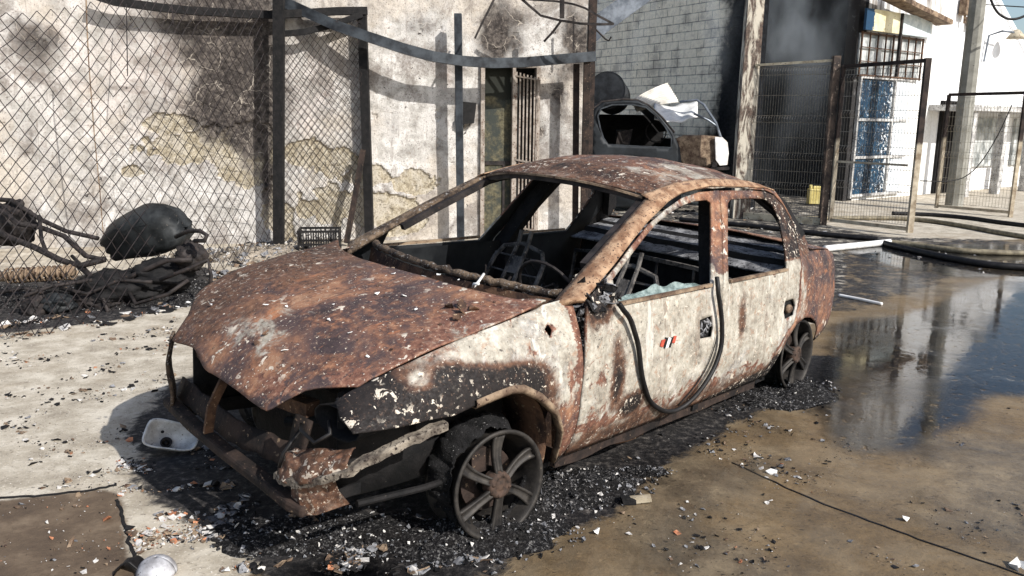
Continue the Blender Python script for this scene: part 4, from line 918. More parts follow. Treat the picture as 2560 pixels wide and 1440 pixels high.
for i in range(-3, nu):
    for k in range(nv):
        for s_ in (0, 1):
            x0, x1 = (i + (.5 if k % 2 else 0)), (i + (0 if k % 2 else .5)) if s_ == 0 else (i + (1.0 if k % 2 else .5))
            if s_ == 1 and k % 2 == 0: x1 = i - .5
            jj = lambda q, w: (q / nu + .004 * noise.noise(Vector((q * 1.7, w * 1.3, 4))), w / nv + .006 * noise.noise(Vector((q * 1.3, w * 1.1, 9))))
            u0, v0 = jj(x0, k); u1, v1 = jj(x1, k + 1)
            if max(u0, u1) > 1.0 or noise.noise(Vector((x0 * .6, k * .5, 3))) > .62: continue
            prism(b, fpt(u0, v0), fpt(u1, v1), .0037)
frel(b).build('wire_mesh', M['wire'], fence)
b = MB(); b.beam([at(697, y, 9.70) for y in (614, 460, 300, 150, -40)], .115, .09, (0, 1, 0)); frel(b).build('post', M['soot'], fence)
b = MB(); rl = [(230, -14, 9.36), (285, 4, 9.42), (400, 19, 9.55), (480, 27, 9.63), (550, 31, 9.71), (620, 36, 9.79), (683, 37, 9.87), (760, 33, 9.95), (840, 28, 10.04), (918, 27, 10.13)]
b.beam([at(*q) for q in rl], .08, .085); frel(b).build('rail', M['soot'], fence)
b = MB(); b.beam([at(215, -10, 8.6), at(217, 60, 8.6), at(222, 160, 8.65), at(236, 340, 8.7), at(250, 480, 8.75), at(258, 585, 8.8)], .010, .010); frel(b).build('tie_cable', M['rusttan'], fence)
for px, y1 in ((316, 190), (430, 60)):
    b = MB(); prism(b, at(px, 10, 9.3), at(px + 3, y1, 9.1), .006); frel(b).build('tie_wire', M['wire'], fence)

# --- narrow gate leaf hung beside the post
GP = at(922, 578, 10.15); GP.z = 0
gate = empty('chain_link_gate', GP); tag(gate, 'narrow chain-link gate with black frame and a fine mesh, left of the burnt car roof', 'gate')
def grel(b): b.v = [tuple(Vector(v) - GP) for v in b.v]; return b
b = MB(); b.beam([at(905, 25, 10.15), at(911, 200, 10.15), at(918, 400, 10.15), at(924, 600, 10.15)], .10, .10, (0, 1, 0)); grel(b).build('post', M['soot'], gate)
b = MB(); b.beam([at(693, 86, 9.85), at(760, 80, 9.9), at(830, 63, 10.0), at(905, 36, 10.1)], .06, .065); grel(b).build('top_bar', M['soot'], gate)
b = MB(); b.beam([at(908, 375, 10.05), at(893, 460, 9.95), at(866, 608, 9.8)], .06, .06, (0, 1, 0)); grel(b).build('brace', M['rustblack'], gate)
def gpt(u, v):
    px = 700 + (905 - 700) * u; yt = float(lerp_tab([(0, 86), (.3, 80), (.65, 66), (1, 40)], u)); yb = 625 - 30 * u
    return at(px + 5 * noise.noise(Vector((u * 4, v * 4, 1))), yt + (yb - yt) * v, 9.8 + .3 * u + .04 * noise.noise(Vector((u * 3, v * 3, 8))))
b = MB(); nu, nv = 12, 46
for i in range(nu):
    for k in range(nv):
        a0, a1 = (i + .5, i) if k % 2 else (i, i + .5); prism(b, gpt(a0 / nu, k / nv), gpt(a1 / nu, (k + 1) / nv), .0037)
        a0, a1 = (i + .5, i + 1) if k % 2 else (i + 1, i + .5); prism(b, gpt(a0 / nu, k / nv), gpt(a1 / nu, (k + 1) / nv), .0037)
grel(b).build('wire_mesh', M['wire'], gate)

# --- the long steel beam that buckled in the heat, and its posts by the wall
bp = [(700, 0, 10.0), (765, 30, 9.95), (840, 64, 9.9), (920, 92, 9.9), (1010, 122, 9.95), (1080, 141, 10.0), (1150, 152, 10.1), (1230, 158, 10.2), (1310, 156, 10.3), (1400, 148, 10.4), (1487, 141, 10.5)]
b = MB(); b.beam([at(*q) for q in bp], .10, .115); o = b.build('buckled_beam', M['darksteel']); tag(o, 'long grey steel beam buckled downward by heat in front of the stucco wall', 'beam')
def post(px0, py0, px1, Y, w, mat, label, name='steel_post'):
    P0 = at(px0, py0, Y); P1 = at(px1, 590, Y); P1.z = 0
    b = MB(); b.beam([P1 - P1, (P0 - P1) * .5, P0 - P1], w, w, (0, 1, 0)); o = b.build(name, mat); o.location = P1
    bevel(o, .006); return tag(o, label, 'post')
post(1145, 34, 1152, 10.28, .09, M['darksteel'], 'blue-grey square steel post standing taller than the beam, in front of the white wall')
post(1441, 160, 1438, 10.62, .075, M['rustblack'], 'scorched thin post under the buckled beam, left one of the pair at its right end')
post(1468, 150, 1458, 10.5, .085, M['rustblack'], 'scorched post holding the right end of the buckled beam beside the alley')

# --- bent rods of a burnt awning hanging over the door
b = MB(); Y = 10.0
for pts, w in (([(1240, -12), (1222, 25), (1203, 62), (1187, 96)], .022), ([(1300, -6), (1325, 16), (1352, 39), (1400, 51), (1450, 59), (1500, 61), (1534, 60)], .026), ([(1534, 60), (1500, 42), (1462, 20), (1432, 10), (1390, 3), (1300, -3)], .022), ([(1402, 53), (1382, 80), (1360, 104)], .022)):
    b.beam([at(x, y, Y + .1 * math.sin(x * .02)) for x, y in pts], w, w)
b.beam([at(1405, -5, 10.2), at(1405, 46, 10.2)], .055, .04, (0, 1, 0)); b.beam([at(1434, 40, 10.6), at(1434, 125, 10.6)], .02, .02, (0, 1, 0))
C0 = at(1400, 40, 10.2); b.v = [tuple(Vector(v) - C0) for v in b.v]; o = b.build('awning_frame', M['iron']); o.location = C0
tag(o, 'bent black rods of a burnt awning frame jutting from the wall above the door', 'awning frame')

# ================================================================== WRECKED MOTORCYCLE UNDER THE FENCE
MC = gz(330, 740); bike = empty('wrecked_motorcycle', MC); tag(bike, 'burnt-out motorcycle lying under the chain-link fence with its dark fuel tank up', 'motorcycle')
def brel(b): b.v = [tuple(Vector(v) - MC) for v in b.v]; return b
BY = 7.3
tc = at(376, 598, BY); rows = []
prof = [(-.44, .03, .03), (-.43, .13, .10), (-.39, .185, .14), (-.29, .215, .175), (-.12, .245, .20), (.05, .27, .215), (.20, .265, .205), (.31, .23, .18), (.38, .17, .14), (.415, .09, .08), (.42, .02, .02)]
Tx = (at(490, 640, BY - .25) - at(270, 610, BY + .1)).normalized(); Tx = (Tx + Vector((0, 0, .30))).normalized(); Tz = Vector((0, -.35, 1)); Tz = (Tz - Tx * Tz.dot(Tx)).normalized(); Ty = Tz.cross(Tx)
for x, h, w in prof:
    row = []
    for a in np.linspace(0, 2 * math.pi, 25):
        ca, sa = math.cos(a), math.sin(a); ex = .78; cx_, sx_ = math.copysign(abs(ca) ** ex, ca), math.copysign(abs(sa) ** ex, sa)
        pin = 1 - .22 * math.exp(-((x + .18) / .16) ** 2) * max(0, 1 - abs(sa + .25) * 1.6)
        row.append(tc + Tx * x + Tz * (h * (sx_ if sa > 0 else sx_ * .62) + .03 * (1 - x * x * 3)) + Ty * (w * cx_ * pin) + Vector((1, 1, 1)) * (dent((x, ca, sa), .034, 2.6) + dent((x, ca, sa), .010, 9)))
    rows.append(row)
M['tank'] = m_plain('scorched_tank', srgb(20, 22, 23), srgb(52, 54, 55), 7, .58, .4, .005, .1, srgb(104, 96, 88), .66)
b = MB(); b.grid(rows, flip=True); brel(b).build('fuel_tank', M['tank'], bike, True)
cap = at(432, 556, BY - .18); Mx = Matrix.Translation(cap - MC) @ (Tz * .72 + Vector((0, -.75, .1))).to_track_quat('Y', 'Z').to_matrix().to_4x4()
b = MB(); b.lathe([(.0, .010), (.030, .012), (.034, .004), (.050, .004), (.054, .012), (.062, .010), (.064, -.02)], 24, Mx); b.build('filler_cap', M['tank'], bike, True)
T = lambda pts, r, nm, mt='iron', n=8: brel(MB().tube([at(*q) for q in pts], r, n)).build(nm, M[mt], bike, True)
T([(440, 592, 6.75), (470, 578, 6.6), (500, 577, 6.55), (517, 588, 6.5), (512, 602, 6.5), (486, 602, 6.55)], .017, 'handlebar')
T([(-30, 490, 7.3), (0, 499, 7.2), (30, 501, 7.15), (60, 522, 7.1), (100, 548, 7.1), (165, 578, 7.05), (245, 596, 7.0)], .020, 'frame_tube')
T([(-30, 520, 7.1), (10, 530, 7.0), (45, 560, 6.95), (100, 568, 7.0), (160, 590, 7.0), (215, 640, 6.9), (260, 650, 6.9)], .022, 'frame_tube')
T([(-20, 570, 6.9), (20, 592, 6.8), (90, 620, 6.75), (150, 650, 6.7), (200, 665, 6.7), (262, 648, 6.7)], .026, 'frame_tube')
T([(98, 540, 7.05), (104, 600, 6.85), (120, 640, 6.75)], .016, 'frame_tube')
T([(200, 668, 6.7), (260, 720, 6.6), (330, 690, 6.6), (420, 650, 6.6), (480, 650, 6.6)], .020, 'frame_tube')
T([(400, 700, 6.5), (470, 672, 6.5), (520, 650, 6.55), (528, 690, 6.5), (525, 720, 6.5)], .016, 'fork_leg')
T([(-40, 695, 6.5), (30, 690, 6.5), (110, 680, 6.5), (185, 678, 6.5)], .040, 'shock_absorber', 'rusttan')
b = MB(); sp = []
for k in range(120):
    t = k / 119; p = at(15 + 170 * t, 690 - 10 * t, 6.5); a = t * 2 * math.pi * 13; sp.append(p + Vector((0, math.cos(a) * .058, math.sin(a) * .058)))
b.tube(sp, .009, 5); brel(b).build('coil_spring', M['rusttan'], bike, True)
def lump(name, c, r, sq, mat, seed, parent=None, rel=None):
    b = MB(); rows = []
    for th in np.linspace(.02, math.pi - .02, 30):
        row = []
        for ph in np.linspace(0, 2 * math.pi, 48):
            d = Vector((math.sin(th) * math.cos(ph), math.sin(th) * math.sin(ph), math.cos(th)))
            k = 1 + .26 * noise.noise(d * 2.2 + Vector((seed, 0, 0))) + .16 * noise.noise(d * 6 + Vector((0, seed, 0))) + .08 * noise.noise(d * 15 + Vector((0, seed, 0)))
            row.append(Vector(c) - (rel or Vector()) + Vector((d.x * r * sq[0] * k, d.y * r * sq[1] * k, d.z * r * sq[2] * k)))
        rows.append(row)
    b.grid(rows, flip=False); return b.build(name, mat, parent, True)
lump('engine_case', at(90, 770, 6.25), .12, (.8, .9, .8), M['iron'], 2.2, bike, MC); lump('engine_case', at(140, 762, 6.3), .13, (1.1, .8, .65), M['tank'], 5.1, bike, MC)
lump('charred_engine', at(300, 720, 6.7), .24, (1.4, 1.1, .62), M['soot'], 7.7, bike, MC); lump('charred_engine', at(400, 690, 6.8), .20, (1.3, 1.2, .7), M['soot'], 3.3, bike, MC)
lump('headlamp_shell', at(478, 640, 6.75), .15, (.8, .9, .8), M['iron'], 9.1, bike, MC); lump('engine_case', at(240, 755, 6.5), .13, (1.3, .8, .6), M['iron'], 4.4, bike, MC)
for q in ([(150, 720, 6.4), (220, 735, 6.4), (300, 700, 6.5), (380, 705, 6.5)], [(60, 740, 6.2), (130, 715, 6.35), (230, 700, 6.5)], [(300, 690, 6.6), (340, 760, 6.4), (420, 735, 6.4), (470, 700, 6.5)], [(-20, 735, 6.3), (60, 720, 6.4), (120, 735, 6.4)], [(180, 640, 6.9), (240, 700, 6.6), (270, 780, 6.3)]): T(q, .015, 'bent_bar')
lump('melted_seat', at(30, 560, 7.2), .17, (1.2, .8, 1.1), M['iron'], 1.2, bike, MC)
# black crate behind the bonnet
cr = empty('plastic_crate', at(800, 612, 9.3)); cr.location.z = .0; tag(cr, 'black slotted plastic crate standing behind the hood of the burnt car', 'crate')
b = MB(); W_, D_, H_ = .44, .32, .26
for k in range(9):
    x = -W_ / 2 + W_ * k / 8
    for y in (-D_ / 2, D_ / 2): b.box((x, y, H_ / 2), (.014, .014, H_))
for k in range(5):
    y = -D_ / 2 + D_ * (k + .5) / 5
    for x in (-W_ / 2, W_ / 2): b.box((x, y, H_ / 2), (.014, .012, H_ - .01))
for z in (.012, H_ * .45, H_): 
    for y in (-D_ / 2, D_ / 2): b.box((0, y, z), (W_ + .02, .020, .024))
    for x in (-W_ / 2, W_ / 2): b.box((x, 0, z), (.021, D_ - .022, .022))
b.build('crate_body', M['blackrub'], cr).rotation_euler = (0, 0, R(8))

# ================================================================== WRECKED PICKUP IN THE ALLEY
TY = 14.0; TC = at(1590, 520, TY); TC.z = 0
truck = empty('wrecked_pickup', TC); tag(truck, 'crushed dark pickup truck with an empty window and rusty front, in the alley', 'pickup truck')
def trel(b): b.v = [tuple(Vector(v) - TC) for v in b.v]; return b
def xz(px, py): p = at(px, py, TY); return (p.x - TC.x, p.z)
outl = [xz(*p) for p in [(1480, 300), (1486, 272), (1508, 256), (1560, 250), (1592, 252), (1618, 264), (1650, 292), (1680, 328), (1698, 370), (1703, 420), (1703, 520), (1482, 520)]]
hole = [xz(*p) for p in [(1494, 290), (1500, 320), (1508, 345), (1520, 361), (1600, 366), (1676, 369), (1678, 345), (1662, 317), (1640, 290), (1614, 268), (1580, 261), (1530, 262), (1502, 272)]]
v, f = region(outl, [hole], .06); b = MB(); b.add([(x, .10 * (z - 1) ** 2 + .03 * noise.noise(Vector((x * 2, z * 2, 0))), z) for x, z in v], [tuple(q) for q in f]); o = b.build('door', m_plain('truck_paint', srgb(20, 23, 26), srgb(40, 44, 48), 3, .55, .2, .004, .2, srgb(120, 112, 104), .71), truck, True); solid(o, .05, 1)
b = MB(); b.beam([(x, -.035, z) for x, z in hole + hole[:1]], .022, .02, (0, 1, 0)); b.build('window_frame', M['darksteel'], truck)
b = MB(); rows = []
for x, z in [xz(*p) for p in [(1476, 330), (1484, 270), (1508, 253), (1560, 247), (1594, 249), (1622, 262), (1655, 292), (1685, 330)]]: rows.append([Vector((x, y, z - .03 * abs(y - .7))) for y in np.linspace(.02, 1.45, 8)])
b.grid(rows); o = b.build('roof', M['iron'], truck, True); solid(o, .03)
b = MB(); x0 = xz(1485, 400)[0]; x1 = xz(1695, 400)[0]
b.box(((x0 + x1) / 2, 1.5, .95), (x1 - x0, .03, 1.3)); b.box((x0 + .02, .8, .9), (.04, 1.3, 1.2)); b.box(((x0 + x1) / 2, .8, .35), (x1 - x0, 1.3, .05)); b.build('cab_shell', M['soot'], truck)
b = MB(); sw = at(1640, 330, TY + .4) - TC
b.tube([sw + Vector((.17 * math.cos(a), .05 * math.sin(a), .17 * math.sin(a))) for a in np.linspace(0, 6.28, 20)], .012, 6); b.box((x0 + .5, .6, 1.1), (.25, .5, .5), jit=.08); b.build('cab_remains', M['iron'], truck)
b = MB(); A_ = [at(*p) for p in [(1690, 346, TY), (1708, 339, TY), (1760, 338, TY), (1800, 341, TY), (1816, 352, TY), (1821, 380, TY), (1820, 412, TY), (1770, 418, TY), (1712, 418, TY), (1700, 400, TY)]]
pol = [(p.x - TC.x, p.z) for p in A_]; v, f = region(pol, (), .05); b.add([(x, .05 + .10 * S(.75, 1.15, x) * 0 + .02 * noise.noise(Vector((x * 4, z * 4, 2))), z) for x, z in v], [tuple(q) for q in f])
o = b.build('front_wing', M['rusttan'], truck, True); solid(o, .05, 1)
b = MB(); pp = [at(*p) for p in [(1788, 342, TY - .06), (1806, 343, TY - .05), (1819, 356, TY - .03), (1822, 384, TY - .02), (1818, 412, TY - .03), (1800, 414, TY - .05), (1790, 400, TY - .06)]]
b.add([p - TC for p in pp], [tuple(range(len(pp)))]); o = b.build('white_wing_edge', M['white'], truck); solid(o, .03, 1)
b = MB(); b.beam([at(*p) - TC for p in [(1700, 418, TY - .03), (1760, 424, TY - .04), (1822, 420, TY - .03)]], .05, .05); b.box(at(1785, 412, TY - .05) - TC, (.09, .05, .08)); b.build('bumper', M['iron'], truck)
b = MB(); b.box((.95, .75, .85), (.7, 1.3, .7)); b.build('engine_bay', M['soot'], truck)
b = MB(); b.tube([at(*p) - TC for p in [(1700, 255, TY + .3), (1742, 250, TY + .2), (1760, 262, TY + .1), (1790, 308, TY), (1800, 340, TY)]], .022, 7); b.tube([at(*p) - TC for p in [(1735, 284, TY), (1770, 300, TY), (1793, 316, TY), (1803, 345, TY)]], .018, 7); b.build('windscreen_frame', M['steelgrey'], truck)
b = MB(); b.tube([at(*p) - TC for p in [(1480, 300, TY + .1), (1472, 330, TY + .1), (1470, 370, TY + .1)]], .02, 6); b.build('mirror_arm', M['iron'], truck)
# things thrown on the truck
DP = at(1523, 232, TY + .5)
b = MB(); ax = (Vector((-.25, -1, .12))).normalized(); Mx = ax.to_track_quat('Y', 'Z').to_matrix().to_4x4()
b.lathe([(.0, .30), (.10, .295), (.27, .305), (.295, .30), (.305, .31), (.31, .29), (.30, .26), (.30, .0), (.305, -.02), (.30, -.04), (.30, -.50), (.0, -.50)], 36, Mx); o = b.build('steel_drum', m_plain('drum_steel', srgb(22, 24, 27), srgb(46, 49, 53), 5, .6, .2, .004, .2, srgb(120, 118, 112), .72), None, True); o.location = DP
tag(o, 'dark round steel drum lying on the roof of the crushed pickup', 'drum')
b = MB(); c0, c1, c2 = at(1578, 252, TY + .9), at(1668, 212, TY + 1.1), at(1696, 258, TY + .6); rows = []
for i in range(7):
    t = i / 6; row = []
    for j in range(61):
        w = j / 60; p = c0.lerp(c1, t) + (c2 - c1) * (w * (.55 + .45 * t)); row.append(p - c0 + Vector((0, -.6, .8)).normalized() * (.022 * math.sin(w * 2 * math.pi * 9) + .05 * math.sin(t * 2.5)))
    rows.append(row)
b.grid(rows, flip=True); o = b.build('corrugated_sheet', m_plain('sheet_white', srgb(196, 190, 178), srgb(226, 222, 214), 4, .6, .2, .004, 0, srgb(150, 108, 84), .68), None, True); solid(o, .006, 0); o.location = c0
tag(o, 'white corrugated roofing sheet thrown across the pickup beside the drum', 'roofing sheet')
c0 = at(1705, 280, TY + .3); b = MB(); rows = []
for i in range(9):
    row = []
    for j in range(15):
        u, w = i / 8, j / 14; p = at(1636 + 108 * w, 258 + 40 * u + 8 * math.sin(w * 4), TY + .6 - .5 * u); row.append(p - c0 + Vector((0, 0, .05 * noise.noise(Vector((u * 3, w * 4, 1))))))
    rows.append(row)
b.grid(rows); o = b.build('crumpled_bonnet', M['white'], None, True); solid(o, .012, 0); o.location = c0
tag(o, 'crumpled pale bonnet panel resting on the front of the pickup', 'bonnet panel')
c0 = at(1468, 320, TY + .8); b = MB()
for k in range(9): b.beam([at(1462, 300 + k * 9, TY + .8) - c0, at(1486, 292 + k * 9, TY + .8) - c0], .03, .022)
for k in range(2): b.beam([at(1464 + 18 * k, 290, TY + .83) - c0, at(1464 + 18 * k, 430, TY + .83) - c0], .03, .03, (0, 1, 0))
o = b.build('metal_shutter', M['white']); o.location = c0; tag(o, 'white slatted metal shutter leaning behind the pickup door', 'shutter')
# leaning grey duct high in the alley
b = MB(); b.beam([at(1462, 96, 13.2) - at(1530, 40, 13.2), at(1500, 62, 13.2) - at(1530, 40, 13.2), at(1612, -20, 13.2) - at(1530, 40, 13.2)], .30, .22, (0, 1, 0)); o = b.build('fallen_duct', M['steelgrey']); o.location = at(1530, 40, 13.2)
tag(o, 'grey sheet-metal duct leaning across the top of the alley', 'duct')
b = MB(); c0 = at(1490, 86, 12.6); b.tube([at(*p) - c0 for p in [(1488, 72, 12.6), (1500, 84, 12.6), (1514, 98, 12.6), (1522, 102, 12.6), (1528, 92, 12.6)]], .014, 6); o = b.build('bent_hook', M['iron']); o.location = c0; tag(o, 'small bent iron hook dangling below the grey duct', 'hook')

# ================================================================== RIGHT SIDE: MESH FENCE, BURNT BUILDING, STREET
# white post at the alley mouth
P0 = at(1845, 552, 13.3); P0.z = 0
b = MB(); b.beam([(0, 0, 0), (.0, 0, 1.5), (.02, 0, 3.3), (.03, 0, 5.2)], .22, .20, (0, 1, 0)); b.beam([(.13, -.06, 0), (.13, -.06, 2.6), (.15, -.06, 5.2)], .05, .05, (0, 1, 0)); 
pm_ = Mt('flaking_post'); pn = pm_.noise(3.0, 8, .7, .6, pm_.stretch(3, 3, .7)); pf = pm_.noise(20, 6, .7)
pc = pm_.mix(pm_.sm(pn, .44, .56), srgb(196, 188, 172), pm_.ramp(pf, [(.35, srgb(50, 44, 42)), (.6, srgb(104, 88, 78))])); M['flakepost'] = pm_.out(pc, .85, pf, .5, .006)
o = b.build('alley_post', M['flakepost']); o.location = P0; tag(o, 'tall post with white paint flaking off at the mouth of the alley', 'post')
def mesh_panel(b, A, B, h, nvert, folds, r=.0028, z0=.06):
    A = Vector(A); B = Vector(B); n = (B - A).cross(Vector((0, 0, 1))).normalized()
    prof = []
    zs_ = [z0] + [q for f_ in folds for q in (f_ - .05, f_, f_ + .05)] + [h - .03]
    for z in zs_:
        d = .035 if any(abs(z - f_) < .01 for f_ in folds) else 0.0; prof.append((z, d))
    for k in range(nvert + 1):
        p = A.lerp(B, k / nvert)
        for (za, da), (zb, db) in zip(prof, prof[1:]): prism(b, p + n * da + Vector((0, 0, za)), p + n * db + Vector((0, 0, zb)), r)
    hz = [z0] + sorted([q for f_ in folds for q in (f_ - .05, f_ + .05)]) + [h - .03] 
    mids = [(a_ + c_) / 2 for a_, c_ in zip(hz, hz[1:]) if c_ - a_ > .25]
    for z in hz + mids + [m_ + .0 for m_ in []]: prism(b, A + Vector((0, 0, z)), B + Vector((0, 0, z)), r * 1.25)
# fixed panel, smoke behind
G0, G1 = at(1862, 548, 13.2), at(2055, 562, 12.5); G0.z = G1.z = 0
h0 = at(2107, 158, 12.5).z
pan = empty('mesh_fence', G0); tag(pan, 'welded mesh fence panel standing before the smoking black wall', 'fence')
b = MB(); mesh_panel(b, (0, 0, 0), G1 - G0, h0, 30, (.55, 1.0, 1.55, 2.25)); b.build('welded_mesh', M['wiregrey'], pan)
b = MB(); b.beam([(0, 0, h0), (G1 - G0) + Vector((0, 0, h0 + .04))], .035, .035); b.build('top_rail', M['posttan'], pan)
b = MB(); b.beam([(0, .02, .05), (G1 - G0) + Vector((0, .02, .05))], .14, .10); b.build('kerb_footing', M['posttan'], pan)
b = MB(); b.beam([(G1 - G0), (G1 - G0) + Vector((0, 0, h0 + .10))], .10, .10, (0, 1, 0)); o = b.build('post', M['postburn'], pan)
# swung-open gate leaf
G2 = at(2272, 594, 11.4); G2.z = 0; H1 = Vector((G1.x + .08, G1.y - .10, 0))
h2 = at(2325, 157, 11.4).z
leaf = empty('mesh_gate', H1); tag(leaf, 'open welded mesh gate leaf with a frame scorched black at the top', 'gate'); d_ = G2 - H1
def frame_mat():
    m = Mt('gate_frame_scorched'); z = m.sep()[2]; n = m.noise(6, 6, .65)
    c = m.mix(m.edge(m.sm(z, .9, 1.6), n, .6), m.ramp(n, [(.35, srgb(128, 112, 92)), (.6, srgb(196, 184, 162))]), m.ramp(n, [(.4, srgb(24, 20, 20)), (.65, srgb(66, 54, 48))]))
    return m.out(c, .8, n, .3, .004)
M['gframe'] = frame_mat()
b = MB(); mesh_panel(b, (0, 0, .08), d_ + Vector((0, 0, .08)), h2 - .1, 28, (.55, 1.05, 1.55, 2.05)); b.build('welded_mesh', M['wiregrey'], leaf)
b = MB(); b.beam([(0, 0, .08), (0, 0, h2 + .02)], .05, .05, (0, 1, 0)); b.beam([d_ + Vector((0, 0, .04)), d_ + Vector((0, 0, h2 + .06))], .075, .06, (0, 1, 0)); b.beam([(0, 0, h2 - .0), d_ + Vector((0, 0, h2 + .03))], .05, .05); b.beam([(0, 0, .09), d_ + Vector((0, 0, .09))], .045, .05); b.beam([(0, 0, .95), d_ * .9 + Vector((0, 0, .95))], .012, .03)
b.build('gate_frame', M['gframe'], leaf)
# far panel
G3, G4 = at(2340, 527, 14.9), at(2525, 545, 13.9); G3.z = G4.z = 0; h3 = at(2385, 237, 14.9).z; h4 = at(2585, 232, 13.9).z
fp = empty('far_mesh_gate', G3); tag(fp, 'dusty mesh gate leaf far off at the right edge before the concrete pole', 'gate'); d_ = G4 - G3
b = MB(); mesh_panel(b, (0, 0, .08), d_ + Vector((0, 0, .08)), h3 - .1, 24, (.45, .9, 1.35, 1.75), .0026); b.build('welded_mesh', M['posttan'], fp)
b = MB(); b.beam([(0, 0, .04), (0, 0, h3)], .05, .05, (0, 1, 0)); b.beam([d_ + Vector((0, 0, .0)), d_ + Vector((0, 0, h4))], .06, .05, (0, 1, 0)); b.beam([(0, 0, h3), d_ + Vector((0, 0, h4))], .05, .05); b.beam([(0, 0, .08), d_ + Vector((0, 0, .08))], .045, .045); b.build('gate_frame', M['gframe'], fp)

# burnt building: black side wall in the shade, blue-and-white front
FA = (6.45, 16.4); FD = Vector((.8, .6, 0)).normalized(); FRZ = math.atan2(FD.y, FD.x)
def fs(px, py): return onwall(px, py, FA, FD)
bld = empty('burnt_building', (FA[0], FA[1], 0), FRZ); tag(bld, 'white workshop building with peeling blue shutters and a black burnt side wall', 'building')
HB = 6.0; Lf = fs(2330, 300)[0]
def m_facade():
    m = Mt('peeling_facade'); x, y, z = m.sep(); n1 = m.noise(2.4, 8, .7); n2 = m.noise(16, 7, .7); n3 = m.noise(7, 8, .72, .6)
    c = m.ramp(n2, [(.3, srgb(206, 204, 200)), (.6, srgb(232, 231, 228))])
    c = m.mix(m.edge(m.sm(z, 1.4, 4.2, .1, .5), m.noise(1.6, 6, .6, .5, m.stretch(3, 3, .5)), .8), c, srgb(120, 112, 104))
    sm_ = m.sm(x, .9, .05); c = m.mix(m.edge(m.math('MULTIPLY', sm_, .62), n3, .35), c, srgb(44, 42, 42))
    return m.out(c, .85, n2, .3, .006)
M['facade'] = m_facade()
b = MB(); b.box((Lf / 2, .12, HB / 2), (Lf, .24, HB)); b.build('front_wall', M['facade'], bld)
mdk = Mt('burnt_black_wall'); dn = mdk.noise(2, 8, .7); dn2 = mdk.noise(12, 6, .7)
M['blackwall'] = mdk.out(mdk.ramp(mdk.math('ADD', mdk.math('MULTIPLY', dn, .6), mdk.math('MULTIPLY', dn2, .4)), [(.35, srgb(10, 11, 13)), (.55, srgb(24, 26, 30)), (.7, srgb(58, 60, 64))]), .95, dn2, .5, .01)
# side wall runs back parallel to the brick wall
sd_dir = BD; rel = Matrix.Rotation(-FRZ, 3, 'Z') @ sd_dir
b = MB(); Ls = 9.0; ang = math.atan2(rel.y, rel.x); Mr = Matrix.Rotation(ang, 3, 'Z'); b.box(Mr @ Vector((Ls / 2 + .02, -.14, HB / 2)), (Ls, .26, HB), Mr); b.build('side_wall', M['blackwall'], bld)
# blue sheet doors
bx0, bz1 = fs(2146, 196)[0], fs(2146, 196)[1]; bx1 = fs(2262, 300)[0]
def m_blue():
    m = Mt('peeling_blue_paint'); x, y, z = m.sep(); n2 = m.noise(15, 8, .72, .5); n1 = m.noise(3.5, 8, .7, .4)
    bl = m.ramp(n1, [(.3, srgb(10, 28, 44)), (.5, srgb(18, 52, 76)), (.7, srgb(34, 82, 108))])
    bl = m.mix(m.sm(m.noise(7, 8, .75, .8), .50, .58), bl, srgb(14, 18, 26))
    bl = m.mix(m.sm(m.noise(11, 8, .75, .8), .58, .62), bl, srgb(150, 160, 168))
    wh = m.ramp(n2, [(.35, srgb(188, 194, 200)), (.6, srgb(226, 230, 232))])
    pe = m.edge(m.sm(x, bx0 + .4 * (bx1 - bx0), bx1 + .1, 0.22, .95), n2, 2.0, .45, .52)
    return m.out(m.mix(pe, bl, wh), .6, n2, .4, .006)
M['blue'] = m_blue()
b = MB()
for k in range(3):
    xa = bx0 + (bx1 - bx0) * k / 3; xb = bx0 + (bx1 - bx0) * (k + 1) / 3 - .02; n_ = 14
    rows = [[Vector((xa + (xb - xa) * i / n_, -.035 - .012 * (i % 2), z)) for z in (.12, bz1 * .5, bz1)] for i in range(n_ + 1)]
    b.grid(rows, flip=True)
b.build('blue_shutter', M['blue'], bld)
b = MB()
for x in (bx0, bx0 + (bx1 - bx0) * .68): b.box((x, -.045, bz1 / 2 + .05), (.05, .06, bz1))
for z in (.1, bz1 * .36, bz1 * .67, bz1 + .03): b.box(((bx0 * 1.0 + bx1) / 2, -.052, z), (bx1 - bx0, .05, .05))
b.build('shutter_frame', M['ashwhite2'], bld)
# barred windows
wx0, wz1 = fs(2148, 82); wx1 = fs(2298, 120)[0]; wz0 = fs(2148, 188)[1]
mgl = Mt('dusty_pane'); M['pane'] = mgl.out(mgl.ramp(mgl.noise(3, 5, .6), [(.4, srgb(120, 124, 124)), (.6, srgb(196, 198, 196))]), .35)
b = MB(); b.box(((wx0 + wx1) / 2, -.015, (wz0 + wz1) / 2), (wx1 - wx0, .03, wz1 - wz0)); wp = b.build('window', M['pane'], bld)
b = MB()
for k in range(9): b.box((wx0 + (wx1 - wx0) * k / 8, -.07, (wz0 + wz1) / 2), (.03 if k in (0, 4, 8) else .016, .03, wz1 - wz0 + .06))
for k in range(4): b.box(((wx0 + wx1) / 2, -.074, wz0 + (wz1 - wz0) * k / 3), (wx1 - wx0 + .04, .03, .03 if k in (0, 3) else .016))
b.build('window_bars', M['rustdark'], wp)
